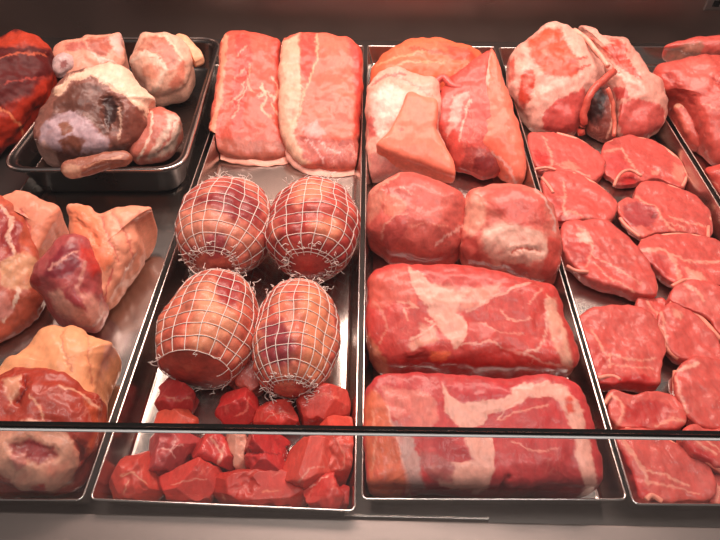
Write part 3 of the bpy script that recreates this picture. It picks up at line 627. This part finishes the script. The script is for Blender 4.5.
piece('meat', [(446, 80), (462, 68), (476, 58), (488, 51), (494, 62), (502, 90), (508, 130), (508, 165), (500, 175), (486, 180), (470, 176), (452, 166), (446, 150), (438, 136), (434, 118), (438, 98)],
    (214, 80, 68), .066, .026, [('p', 3, (236, 165, 150, .2), 0, [(452, 96), (468, 92), (462, 108), (456, 128), (446, 138), (450, 114)]), ('p', 3, (222, 110, 100, .5), 0, [(440, 98), (452, 98), (446, 118), (438, 124)]),
    ('p', 3, (168, 62, 54, .6), -.001, [(466, 146), (480, 148), (502, 156), (500, 172), (484, 178), (460, 168)]), ('l', 1.6, (240, 170, 150), 0, [(470, 100), (462, 124), (460, 140)]), ('p', 2, (140, 40, 38, 0), 0, [(474, 158), (490, 156), (496, 164), (484, 174), (472, 168)])], root=t, tl=.5, marb=.6)
piece('skin', [(489, 50), (494, 52), (498, 64), (508, 95), (520, 135), (526, 165), (524, 184), (512, 184), (500, 174), (488, 160), (470, 146), (468, 136), (474, 112), (482, 84)],
    (238, 122, 90), .068, .024, [('p', 2, (246, 190, 160, 0), .001, [(486, 50), (492, 52), (488, 82), (480, 112), (477, 138), (468, 140), (472, 110), (480, 84)]), ('l', 3, (242, 180, 155, 0), 0, [(470, 146), (490, 152), (506, 164), (516, 182)])], root=t, tl=.5, e=.6, mat_=SKIN)
cord('bone', [(438, 92, .09), (437, 82, .1), (444, 78, .105), (452, 86, .1), (462, 88, .1)], .1, .006, (215, 95, 88), t)
G5 = 'rounded pork leg muscles in the third tray'
o = piece('pork_leg_muscle', [(367, 202), (370, 191), (380, 182), (394, 174), (410, 172), (430, 178), (448, 185), (461, 195), (466, 212), (465, 235), (459, 256), (446, 266), (426, 269), (406, 266), (390, 262), (378, 250), (368, 240), (366, 220)],
    (210, 92, 80), .058, .036, [('p', 3, (232, 128, 104, 0), 0, [(384, 198), (396, 194), (408, 202), (404, 212), (394, 217), (384, 214)]), ('p', 1.5, (196, 78, 70, .1), .001, [(381, 240), (386, 224), (398, 214), (408, 214), (406, 230), (396, 244), (388, 252)]),
    ('l', 1.4, (225, 140, 120), 0, [(381, 240), (386, 224), (398, 214), (408, 214)]), ('p', 5, (222, 132, 110, 0), 0, [(366, 200), (382, 186), (388, 196), (378, 214), (368, 224)]), ('p', 4, (198, 60, 50, .3), 0, [(390, 252), (416, 258), (450, 252), (452, 266), (420, 270), (392, 264)]),
    ('l', 1.2, (236, 150, 130), 0, [(400, 186), (416, 196), (436, 200)]), ('l', 1, (232, 130, 110), 0, [(410, 226), (430, 222), (448, 226)]), ('l', 1.8, (238, 165, 148), 0, [(436, 244), (450, 234), (463, 226)]), ('l', 3, (232, 150, 128), 0, [(366, 196), (380, 184), (398, 174)]), ('p', 5, (222, 104, 90, .3), 0, [(412, 182), (440, 186), (456, 204), (440, 220), (414, 214)])], tl=.55, marb=.35)
tag(o, 'rounded raw pork muscle with an oval darker patch, beside the left divider', 'pork joint', G5)
o = piece('pork_leg_muscle', [(461, 216), (465, 197), (478, 187), (500, 182), (524, 184), (544, 194), (556, 212), (562, 240), (563, 264), (556, 284), (540, 288), (515, 280), (490, 274), (470, 272), (461, 262), (459, 240)],
    (222, 112, 96), .058, .034, [('p', 6, (240, 178, 156, 0), .001, [(484, 228), (506, 222), (530, 228), (546, 232), (550, 256), (536, 262), (512, 272), (494, 266), (484, 250)]), ('p', 5, (236, 156, 132, 0), 0, [(464, 200), (480, 190), (486, 206), (484, 224), (472, 236), (463, 230)]),
    ('p', 5, (222, 96, 84, .2), .002, [(490, 186), (520, 188), (542, 200), (548, 222), (532, 228), (506, 220), (490, 208)]), ('l', 1.5, (200, 90, 70), -.002, [(510, 252), (524, 248), (540, 250)]), ('p', 4, (196, 74, 64, .3), 0, [(462, 238), (476, 236), (482, 260), (474, 270), (462, 258)]),
    ('p', 4, (206, 76, 64, .3), 0, [(548, 236), (562, 238), (562, 270), (552, 286), (540, 276), (546, 258)]), ('l', 3, (240, 175, 160), 0, [(536, 190), (552, 210), (556, 230)]), ('p', 4, (204, 92, 80, .2), 0, [(500, 262), (526, 262), (532, 276), (512, 276)])], tl=.55, marb=.35, amp=.003)
tag(o, 'rounded raw pork muscle with a large pale fat patch, beside the right divider', 'pork joint', G5)

G6 = 'wide raw pork slabs at the front of the third tray'
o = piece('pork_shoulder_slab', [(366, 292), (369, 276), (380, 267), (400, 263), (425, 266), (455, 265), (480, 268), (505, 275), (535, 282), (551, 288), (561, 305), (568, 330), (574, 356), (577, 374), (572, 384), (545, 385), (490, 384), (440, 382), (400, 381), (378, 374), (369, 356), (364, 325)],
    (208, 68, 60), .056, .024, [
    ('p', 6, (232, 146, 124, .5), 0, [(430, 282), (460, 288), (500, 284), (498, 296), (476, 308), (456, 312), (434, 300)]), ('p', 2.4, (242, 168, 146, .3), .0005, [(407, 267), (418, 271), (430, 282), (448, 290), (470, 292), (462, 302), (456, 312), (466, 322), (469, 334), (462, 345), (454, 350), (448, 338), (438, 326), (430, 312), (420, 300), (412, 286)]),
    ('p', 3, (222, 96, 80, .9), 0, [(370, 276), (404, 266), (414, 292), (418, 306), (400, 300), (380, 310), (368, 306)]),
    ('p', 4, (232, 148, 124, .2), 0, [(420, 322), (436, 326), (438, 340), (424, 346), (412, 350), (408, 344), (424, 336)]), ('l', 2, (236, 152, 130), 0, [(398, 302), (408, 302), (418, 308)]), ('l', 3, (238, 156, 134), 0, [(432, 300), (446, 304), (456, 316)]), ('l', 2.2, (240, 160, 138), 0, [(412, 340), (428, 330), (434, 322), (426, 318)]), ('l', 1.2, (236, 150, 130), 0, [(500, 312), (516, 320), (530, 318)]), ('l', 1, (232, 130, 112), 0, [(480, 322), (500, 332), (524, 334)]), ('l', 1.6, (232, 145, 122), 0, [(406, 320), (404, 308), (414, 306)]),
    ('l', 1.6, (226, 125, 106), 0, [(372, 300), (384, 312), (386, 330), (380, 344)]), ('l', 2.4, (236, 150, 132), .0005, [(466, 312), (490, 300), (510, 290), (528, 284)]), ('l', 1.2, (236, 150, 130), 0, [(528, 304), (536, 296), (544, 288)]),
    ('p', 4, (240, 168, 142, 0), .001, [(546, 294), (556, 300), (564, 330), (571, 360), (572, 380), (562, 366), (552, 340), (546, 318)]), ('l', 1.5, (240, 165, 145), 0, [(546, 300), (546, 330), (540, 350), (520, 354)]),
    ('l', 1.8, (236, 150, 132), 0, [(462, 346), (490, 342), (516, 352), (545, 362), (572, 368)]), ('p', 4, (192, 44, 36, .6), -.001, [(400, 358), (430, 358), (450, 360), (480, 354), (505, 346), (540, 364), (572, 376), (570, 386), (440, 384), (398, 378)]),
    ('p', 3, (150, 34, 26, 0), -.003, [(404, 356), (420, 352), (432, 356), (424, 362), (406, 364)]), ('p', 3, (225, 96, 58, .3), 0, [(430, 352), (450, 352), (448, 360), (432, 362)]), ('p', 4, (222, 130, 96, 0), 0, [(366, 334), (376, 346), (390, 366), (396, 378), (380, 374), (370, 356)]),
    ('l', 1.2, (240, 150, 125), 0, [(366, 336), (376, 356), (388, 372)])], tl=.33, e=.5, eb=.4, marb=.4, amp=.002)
tag(o, 'wide raw pork slab behind the front one, broad fat seam across its left half', 'pork slab', G6)
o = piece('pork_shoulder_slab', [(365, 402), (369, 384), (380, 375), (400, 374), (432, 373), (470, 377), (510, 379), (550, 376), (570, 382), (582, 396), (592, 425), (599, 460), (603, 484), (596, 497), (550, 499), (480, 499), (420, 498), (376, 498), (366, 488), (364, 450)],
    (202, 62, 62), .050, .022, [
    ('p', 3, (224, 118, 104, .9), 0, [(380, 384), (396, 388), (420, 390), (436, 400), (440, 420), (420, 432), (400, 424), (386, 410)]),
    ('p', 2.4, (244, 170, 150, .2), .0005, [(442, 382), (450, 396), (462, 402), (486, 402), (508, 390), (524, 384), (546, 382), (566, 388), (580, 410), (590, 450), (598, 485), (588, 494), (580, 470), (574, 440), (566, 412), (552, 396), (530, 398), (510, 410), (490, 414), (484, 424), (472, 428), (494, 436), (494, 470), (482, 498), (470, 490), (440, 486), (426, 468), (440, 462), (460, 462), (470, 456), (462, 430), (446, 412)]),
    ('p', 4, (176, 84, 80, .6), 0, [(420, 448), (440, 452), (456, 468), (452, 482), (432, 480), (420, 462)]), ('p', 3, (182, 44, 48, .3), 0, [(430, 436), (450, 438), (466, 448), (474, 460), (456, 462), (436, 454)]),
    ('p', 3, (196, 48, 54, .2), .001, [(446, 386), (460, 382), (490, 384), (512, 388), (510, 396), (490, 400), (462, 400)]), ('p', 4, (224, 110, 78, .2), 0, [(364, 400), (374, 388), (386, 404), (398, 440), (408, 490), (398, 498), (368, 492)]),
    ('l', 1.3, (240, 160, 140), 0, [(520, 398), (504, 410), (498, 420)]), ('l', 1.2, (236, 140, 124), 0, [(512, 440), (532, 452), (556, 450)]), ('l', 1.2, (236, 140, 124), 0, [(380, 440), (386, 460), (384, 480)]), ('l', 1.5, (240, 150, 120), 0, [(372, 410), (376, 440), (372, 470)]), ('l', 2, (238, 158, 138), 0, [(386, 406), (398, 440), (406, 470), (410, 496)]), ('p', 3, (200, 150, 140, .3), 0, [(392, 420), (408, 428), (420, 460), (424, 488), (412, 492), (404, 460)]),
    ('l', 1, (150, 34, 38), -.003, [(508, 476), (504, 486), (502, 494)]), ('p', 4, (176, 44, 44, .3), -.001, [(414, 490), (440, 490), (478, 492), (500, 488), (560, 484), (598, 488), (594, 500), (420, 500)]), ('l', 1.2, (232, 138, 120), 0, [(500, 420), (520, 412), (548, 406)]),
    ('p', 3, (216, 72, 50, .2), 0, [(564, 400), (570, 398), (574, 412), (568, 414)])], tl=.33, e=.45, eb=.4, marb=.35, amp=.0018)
tag(o, 'front raw pork slab under the glass joint, marbled with thick cream seams', 'pork slab', G6)

# ---- tray 4: rack and chops
t = empty('pork_rack', 588, 90, 'large bone-in pork rack at the back, split open by a dark hollow', 'pork rack')
piece('loin_half', [(505, 66), (510, 52), (525, 40), (538, 28), (552, 22), (564, 25), (576, 34), (590, 48), (600, 62), (604, 76), (598, 88), (587, 100), (581, 120), (573, 135), (558, 136), (540, 134), (528, 128), (515, 108), (506, 86)],
    (242, 176, 156), .070, .040, [('p', 5, (216, 80, 50, .3), 0, [(526, 42), (544, 28), (560, 26), (568, 44), (580, 66), (578, 76), (560, 78), (546, 76), (534, 60)]), ('p', 1.6, (208, 84, 76, .1), 0, [(543, 128), (545, 112), (558, 99), (582, 88), (590, 98), (586, 118), (576, 130), (556, 134)]),
    ('p', 3, (205, 72, 52, .3), -.001, [(520, 78), (530, 68), (536, 76), (532, 92), (524, 110), (518, 100)]), ('l', 1.5, (218, 90, 76), 0, [(566, 62), (588, 56)]), ('l', 1.5, (218, 90, 76), 0, [(570, 72), (592, 64)]), ('p', 3, (214, 100, 82, 0), 0, [(506, 62), (514, 56), (514, 80), (508, 84)])], tl=.5, root=t, amp=.003)
piece('loin_half', [(572, 26), (584, 28), (592, 34), (605, 36), (620, 38), (632, 52), (642, 66), (650, 78), (662, 84), (667, 104), (666, 122), (652, 134), (636, 140), (622, 142), (612, 138), (611, 120), (607, 102), (600, 84), (592, 62), (578, 40)],
    (240, 166, 146), .066, .038, [('p', 3, (212, 70, 52, .3), 0, [(600, 46), (618, 46), (632, 62), (642, 78), (632, 76), (614, 62)]), ('p', 1.8, (214, 90, 80, .1), 0, [(618, 126), (620, 106), (632, 98), (650, 100), (667, 108), (664, 126), (646, 138), (626, 140)]),
    ('p', 3, (210, 76, 60, .2), 0, [(606, 38), (620, 40), (630, 52), (622, 52)]), ('p', 2, (206, 78, 70, .2), 0, [(612, 88), (626, 86), (628, 96), (616, 102)]), ('l', 3, (246, 196, 176), .001, [(584, 38), (600, 56), (624, 78), (640, 84)]), ('l', 1.3, (206, 90, 74), -.001, [(588, 36), (596, 50), (620, 74)])], tl=.5, root=t, amp=.003)
piece('rib_wall', [(586, 132), (586, 110), (590, 92), (600, 80), (612, 90), (616, 118), (614, 140), (600, 142)], (150, 72, 60), .045, .010, [('p', 4, (48, 16, 14, 0), -.002, [(587, 120), (590, 96), (600, 84), (607, 96), (604, 116), (598, 128)]), ('l', 2, (232, 160, 136), 0, [(612, 96), (612, 116), (608, 138)])], root=t, tl=.8, e=1.0)  # backing between the halves; its near-black patch paints in the hollow's shade
cord('rib', [(582, 134, .03), (584, 113, .064), (590, 95, .088), (601, 82, .101), (614, 73, .106)], .1, .0062, (205, 88, 74), t, MEAT, .003)
cord('rib', [(613, 136, .04), (614, 118, .062), (611, 100, .086), (606, 88, .102)], .1, .0035, (225, 120, 100), t, MEAT, .003)
cord('backbone', [(574, 30, .128), (584, 37, .128), (596, 50, .124), (608, 66, .118)], .13, .004, (242, 175, 155), t, BONE)
piece('bone_tip', [(646, 84), (654, 82), (664, 86), (664, 96), (660, 103), (650, 103), (644, 94)], (240, 190, 165), .070, .008, [], base=.05, root=t, mat_=BONE, tl=.6)

G7 = 'bone-in pork chops in the fourth tray'
def chop(out, label, feats=(), fat=None, bone=None, z=.016, th=.007, base=FL, tilt=.12, col=(214, 88, 78)):
    c = np.mean(out, axis=0)
    t = empty('pork_chop', c[0], c[1], label, 'pork chop', G7)
    piece('meat', out, col, z, th, feats, tl=tilt, fitted=False, e=.2, eb=.3, base=base, amp=.0016, fr=30, marb=.35, root=t, colvar=.10)
    if fat:       # the rind: a rounded rim along one stretch of the outline
        P = np.array([at(x, y, z+tilt*.02) for x, y in fat]); 
        C = at(*c, z); toc = (CAM-C)/np.linalg.norm(CAM-C); n = np.array([0, 0, 1.])*(1-tilt)+toc*tilt; n /= np.linalg.norm(n)
        P = np.array([CAM + ray(x, y)*(((C-CAM) @ n)/(ray(x, y) @ n)) for x, y in fat]) + n*.002
        P = P + (C-P)*.03; P = catmull(P, len(P)*6, False)
        V, Fc = tubes([P], .0034, 10); s = V[:, 2] < base; V[s, 2] = base
        cl = np.tile([*lin((238, 150, 128)), 0], (len(V), 1)); cl[:, :3] *= (1+.15*noise(V*90))[:, None]
        adopt(mesh_obj('fat_edge', V, Fc, MEAT, cols=cl), t)
    if bone:
        for bpts in (bone if isinstance(bone[0], list) else [bone]):
            Cz = z+th; cord('bone', bpts, Cz-.0018, .0025, (236, 150, 130), t, BONE)
    return t
YW = (240, 150, 128)
chop([(527, 142), (532, 135), (550, 134), (570, 138), (585, 145), (598, 155), (604, 166), (600, 177), (592, 183), (578, 177), (560, 175), (545, 176), (535, 170), (530, 156)], 'pork chop in the row nearest the rack, on the left by the divider',
    [('l', 1.3, YW, 0, [(543, 136), (550, 150), (552, 164), (545, 172)]), ('l', 1.2, YW, 0, [(552, 160), (566, 168), (590, 176)]), ('p', 2, (226, 128, 108, 0), 0, [(560, 162), (572, 160), (582, 168), (572, 172)]), ('p', 3, (196, 44, 40, .2), 0, [(532, 150), (546, 152), (550, 164), (536, 168)])],
    fat=[(556, 134), (574, 139), (588, 147), (600, 158), (603, 168), (600, 177)], bone=[(533, 170, .024), (546, 168, .025), (556, 170, .025)], z=.018)
chop([(600, 157), (602, 147), (612, 141), (630, 138), (650, 142), (668, 152), (682, 165), (687, 178), (683, 190), (670, 187), (655, 181), (640, 184), (618, 188), (611, 182), (603, 174)], 'pork chop in the row nearest the rack, on the right with a jagged bone',
    [('l', 1.6, YW, 0, [(604, 152), (620, 150), (632, 162), (640, 176)]), ('p', 3, (206, 74, 70, .3), 0, [(606, 156), (620, 154), (630, 166), (618, 178), (606, 172)]), ('p', 3, (178, 40, 38, 0), -.002, [(620, 180), (634, 172), (640, 182), (626, 190)]), ('p', 1.5, (232, 140, 120, 0), 0, [(652, 170), (660, 170), (660, 175), (652, 175)]), ('p', 3, (228, 130, 110, 0), 0, [(672, 164), (684, 168), (682, 184), (674, 178)])],
    fat=[(606, 144), (622, 139), (644, 140), (664, 149), (680, 163), (686, 178), (682, 189)], bone=[(614, 186, .02), (620, 174, .026), (630, 170, .027), (642, 176, .026)])
chop([(541, 177), (550, 174), (575, 174), (592, 183), (606, 194), (617, 205), (613, 218), (605, 224), (590, 221), (570, 223), (553, 222), (546, 210), (543, 194)], 'pork chop by the left divider, second from the rack',
    [('l', 1.6, YW, 0, [(556, 198), (566, 196), (563, 208), (568, 216)]), ('l', 1.2, YW, 0, [(564, 182), (564, 198)]), ('p', 3, (198, 74, 68, .2), 0, [(548, 196), (562, 198), (562, 208), (550, 210)]), ('l', 1.3, YW, 0, [(568, 210), (584, 218), (604, 222)]), ('p', 2, (165, 36, 32, 0), -.003, [(556, 216), (566, 214), (568, 222), (558, 224)])],
    fat=[(572, 174), (590, 182), (606, 194), (616, 206), (612, 218), (606, 224)], bone=[(542, 178, .028), (549, 186, .028), (553, 193, .026)], z=.020, base=.005)
chop([(617, 206), (624, 200), (633, 201), (636, 190), (645, 184), (665, 186), (685, 193), (700, 203), (709, 216), (712, 229), (708, 240), (690, 236), (665, 235), (650, 237), (640, 240), (628, 229), (618, 216)], 'pork chop with a round darker eye, second from the rack on the right',
    [('l', 1.8, YW, .0004, [(636, 196), (646, 202), (656, 206), (662, 218), (668, 228), (680, 234)]), ('p', 2, (176, 66, 66, .3), -.0006, [(622, 206), (636, 201), (654, 206), (660, 216), (652, 226), (636, 228), (624, 220)]), ('p', 1.5, (140, 38, 40, 0), -.002, [(653, 212), (658, 214), (656, 220), (652, 217)]),
     ('l', 1, YW, 0, [(668, 216), (690, 224), (706, 226)]), ('l', 1, YW, 0, [(666, 222), (684, 228)]), ('p', 2, (222, 110, 96, .2), 0, [(630, 228), (644, 226), (656, 232), (640, 238)])],
    fat=[(640, 186), (664, 186), (684, 193), (700, 203), (709, 217), (711, 230)], bone=[[(620, 218, .028), (628, 228, .028), (640, 237, .027)], [(709, 226, .026), (708, 238, .026)]], z=.020, base=.005)
chop([(560, 233), (564, 226), (580, 223), (606, 224), (623, 236), (636, 250), (648, 268), (656, 290), (654, 298), (640, 298), (620, 292), (600, 286), (586, 281), (575, 271), (563, 256)], 'long pork chop by the left divider with pale bone knob and thick front edge',
    [('l', 1.6, YW, 0, [(578, 228), (590, 236), (592, 252), (586, 266)]), ('p', 3, (196, 70, 64, .2), 0, [(563, 240), (580, 236), (590, 248), (586, 264), (572, 262)]), ('p', 2, (240, 170, 150, 0), 0, [(576, 236), (584, 232), (592, 240), (586, 244)]), ('l', 1.1, YW, 0, [(592, 256), (610, 264), (640, 284)]), ('l', 1, YW, 0, [(594, 262), (606, 276), (634, 290)])],
    fat=[(600, 224), (622, 236), (636, 250), (648, 268), (656, 288), (654, 297)], bone=[(567, 266, .028), (576, 271, .030), (588, 272, .030)], z=.022, th=.010, base=.005)
chop([(637, 246), (646, 239), (665, 236), (690, 236), (715, 243), (735, 255), (745, 275), (740, 290), (712, 288), (690, 290), (670, 285), (654, 270), (640, 258)], 'pork chop running out of the right edge, third from the rack',
    [('l', 3, YW, .0005, [(638, 250), (652, 252), (664, 250), (676, 262), (680, 280)]), ('l', 1.5, YW, 0, [(664, 252), (690, 262), (718, 262)]), ('p', 3, (200, 72, 66, .2), 0, [(644, 256), (660, 256), (672, 266), (666, 280), (654, 268)]), ('p', 2, (232, 150, 128, 0), 0, [(684, 268), (700, 270), (706, 280), (690, 282)])],
    fat=[(640, 242), (664, 236), (690, 236), (715, 243), (735, 255)], bone=[(672, 286, .028), (686, 280, .029), (700, 284, .029)], z=.021, base=.006)
chop([(666, 300), (674, 288), (694, 282), (720, 290), (745, 303), (752, 330), (736, 346), (718, 338), (706, 322), (690, 314), (674, 308)], 'pork chop at the right edge, standing on its rim below the third row',
    [('l', 2, (120, 60, 50), -.001, [(676, 306), (694, 314), (708, 324), (716, 340)]), ('p', 4, (222, 106, 94, .2), 0, [(676, 292), (700, 290), (720, 300), (716, 312), (690, 306)]), ('l', 3, YW, 0, [(684, 284), (698, 290), (704, 300)])],
    fat=[(668, 303), (682, 311), (698, 318), (712, 332), (722, 342)], z=.030, th=.009, base=.012, tilt=.2)
chop([(573, 330), (580, 318), (595, 311), (630, 308), (650, 318), (660, 334), (665, 352), (660, 370), (655, 387), (630, 386), (600, 388), (592, 376), (584, 350)], 'square pork chop by the left divider with a dark wet front edge',
    [('l', 1.8, YW, 0, [(592, 330), (600, 348), (609, 356), (610, 368)]), ('l', 1.4, YW, 0, [(609, 354), (630, 360), (656, 358)]), ('l', 1.2, YW, 0, [(612, 364), (634, 368), (654, 366)]), ('p', 3, (202, 46, 42, .2), -.0005, [(596, 372), (620, 376), (656, 376), (655, 388), (600, 390)]), ('p', 2, (206, 66, 58, .3), 0, [(586, 340), (598, 348), (606, 362), (598, 374), (590, 362)])],
    fat=[(600, 310), (630, 308), (648, 316), (660, 332), (665, 350)], bone=[(598, 378, .03), (612, 376, .03), (620, 380, .03)], z=.026, th=.010, base=.006)
chop([(656, 322), (664, 308), (678, 306), (696, 318), (710, 334), (720, 352), (722, 366), (700, 363), (680, 361), (668, 352), (660, 340)], 'smooth-faced pork chop right of the square one',
    [('l', 2, YW, 0, [(660, 312), (664, 330), (668, 346)]), ('p', 3, (236, 150, 128, 0), 0, [(672, 308), (684, 314), (680, 320), (674, 318)])],
    fat=[(658, 318), (658, 334), (666, 350), (678, 360)], z=.024, base=.006)
chop([(604, 400), (612, 392), (630, 398), (650, 394), (668, 396), (682, 408), (684, 424), (668, 432), (640, 431), (618, 429), (608, 416)], 'pork chop with a curved fat band just above the glass joint, by the left divider',
    [('l', 3, YW, .0005, [(612, 394), (620, 402), (622, 416), (616, 428)]), ('l', 2, YW, 0, [(656, 428), (672, 420), (690, 424)]), ('p', 3, (196, 56, 52, .3), 0, [(626, 404), (650, 400), (672, 406), (668, 420), (640, 428), (624, 420)])],
    bone=[(604, 404, .028), (610, 396, .029)], z=.022, base=.005)
chop([(672, 376), (684, 364), (704, 360), (730, 366), (752, 380), (756, 410), (740, 430), (706, 432), (686, 420), (675, 398)], 'broad smooth pork chop at the right edge just above the glass joint',
    [('l', 3.4, (240, 165, 142), .0005, [(674, 370), (690, 366), (698, 362)]), ('l', 2, YW, 0, [(676, 376), (680, 396), (688, 412)])],
    fat=[(674, 372), (674, 390), (680, 408), (690, 422)], z=.028, th=.009, base=.010)
chop([(610, 438), (622, 430), (645, 432), (664, 440), (684, 452), (704, 466), (712, 482), (708, 502), (680, 504), (652, 504), (637, 499), (632, 484), (622, 458)], 'large pork chop in the front left corner of the chop tray',
    [('l', 3.4, YW, .0005, [(622, 440), (634, 458), (644, 470), (648, 484)]), ('l', 1.6, YW, 0, [(644, 470), (664, 476), (690, 486)]), ('l', 1.2, YW, 0, [(650, 482), (672, 486), (700, 494)]), ('p', 3, (206, 50, 46, .2), 0, [(616, 440), (628, 456), (640, 480), (650, 496), (638, 498), (630, 480)]), ('p', 2, (120, 20, 20, 0), -.002, [(648, 498), (656, 498), (660, 503), (650, 503)])],
    fat=[(624, 430), (646, 433), (664, 440), (684, 452)], bone=[(646, 500, .03), (652, 496, .031), (662, 501, .03)], z=.024, th=.009, base=.005)
chop([(680, 438), (690, 428), (706, 432), (730, 430), (756, 446), (756, 476), (740, 480), (722, 472), (706, 464), (690, 454)], 'pork chop overlapping the large front one from the right',
    [('l', 2, YW, 0, [(690, 434), (700, 446), (716, 456)]), ('l', 1.6, YW, 0, [(704, 438), (720, 452)]), ('p', 3, (200, 42, 40, .2), 0, [(684, 438), (696, 448), (716, 460), (708, 466), (690, 452)])],
    fat=[(682, 442), (694, 453), (708, 463), (722, 472)], bone=[(680, 440, .04), (686, 436, .041), (690, 442, .041)], z=.036, th=.008, base=.020)
chop([(706, 486), (716, 474), (740, 478), (764, 486), (764, 508), (712, 505)], 'sliver of a pork chop in the bottom right corner',
    [('l', 3, YW, 0, [(710, 484), (720, 490), (716, 504)])], z=.020, base=.005)
chop([(640, 296), (652, 298), (664, 302), (668, 316), (660, 326), (648, 318), (636, 308)], 'small piece of a pork chop under the three around it', [('l', 2, YW, 0, [(648, 302), (658, 316)])], z=.013, th=.005)

# ---- tray 5
G8 = 'raw joints in the far right tray'
t = empty('pork_fillet', 700, 50, 'raw fillet with a ragged grey end, at the very back of the far right tray', 'pork joint', G8)
piece('meat', [(662, 58), (666, 52), (680, 46), (700, 40), (720, 36), (750, 34), (775, 45), (770, 66), (730, 72), (700, 70), (676, 64)], (214, 88, 76), .075, .016, [('p', 3, (180, 112, 92, .6), 0, [(660, 60), (668, 50), (690, 42), (704, 42), (700, 54), (684, 62), (664, 64)])], root=t, base=.02)
o = piece('pork_joint', [(645, 74), (650, 65), (664, 62), (680, 58), (700, 55), (726, 58), (750, 70), (760, 100), (752, 145), (735, 165), (716, 169), (704, 160), (697, 142), (690, 122), (680, 106), (668, 98), (652, 88)],
    (206, 82, 70), .062, .034, [('l', 4, (180, 60, 52), -.002, [(668, 76), (678, 92), (692, 102)]), ('p', 5, (218, 98, 84, .2), .001, [(680, 62), (710, 60), (720, 80), (700, 94), (680, 86)]), ('l', 1.5, (170, 44, 40), -.001, [(708, 76), (722, 84)]), ('l', 2, (226, 120, 100), 0, [(704, 104), (716, 108)])], tl=.5, marb=.25, warp=2)
tag(o, 'long curved raw pork joint filling the back of the far right tray', 'pork joint', G8)
o = piece('pork_joint', [(668, 108), (678, 103), (692, 106), (697, 122), (702, 144), (698, 152), (684, 142), (674, 126)], (204, 82, 68), .035, .014, [('l', 3, (240, 165, 135), .001, [(670, 106), (682, 105), (691, 108)]), ('p', 3, (214, 96, 78, 0), 0, [(676, 112), (688, 114), (690, 136), (680, 130)])])
tag(o, 'narrow raw piece with a cream upper edge, against the rightmost divider', 'pork joint', G8)
o = piece('pork_joint', [(700, 172), (712, 166), (730, 162), (756, 170), (758, 200), (738, 212), (722, 204), (708, 190)], (208, 74, 62), .035, .018, [('l', 1.5, (232, 130, 110), 0, [(704, 176), (716, 184), (722, 196)])])
tag(o, 'raw piece at the right edge in front of the long curved joint', 'pork joint', G8)
# hidden base of the tray is steel; a little fitting on the back wall, cut by the top right corner
p = at(712, 6, 0); d = ray(712, 5); w = CAM + d*((BACK-CAM[1])/d[1])
t = bpy.data.objects.new('wall_socket', None); COL.objects.link(t); t.location = (w[0]+.02, BACK, w[2]+.01); tag(t, 'small pale metal fitting on the dark back wall, top right corner', 'fitting')
o = box('plate', (w[0]-.017, w[0]+.06, BACK-.006, BACK, w[2]-.010, w[2]+.05), SILLM, bev=.004); adopt(o, t)
o = box('slot', (w[0]-.002, w[0]+.012, BACK-.0075, BACK-.004, w[2]-.001, w[2]+.012), BLACK, bev=.001); adopt(o, t)
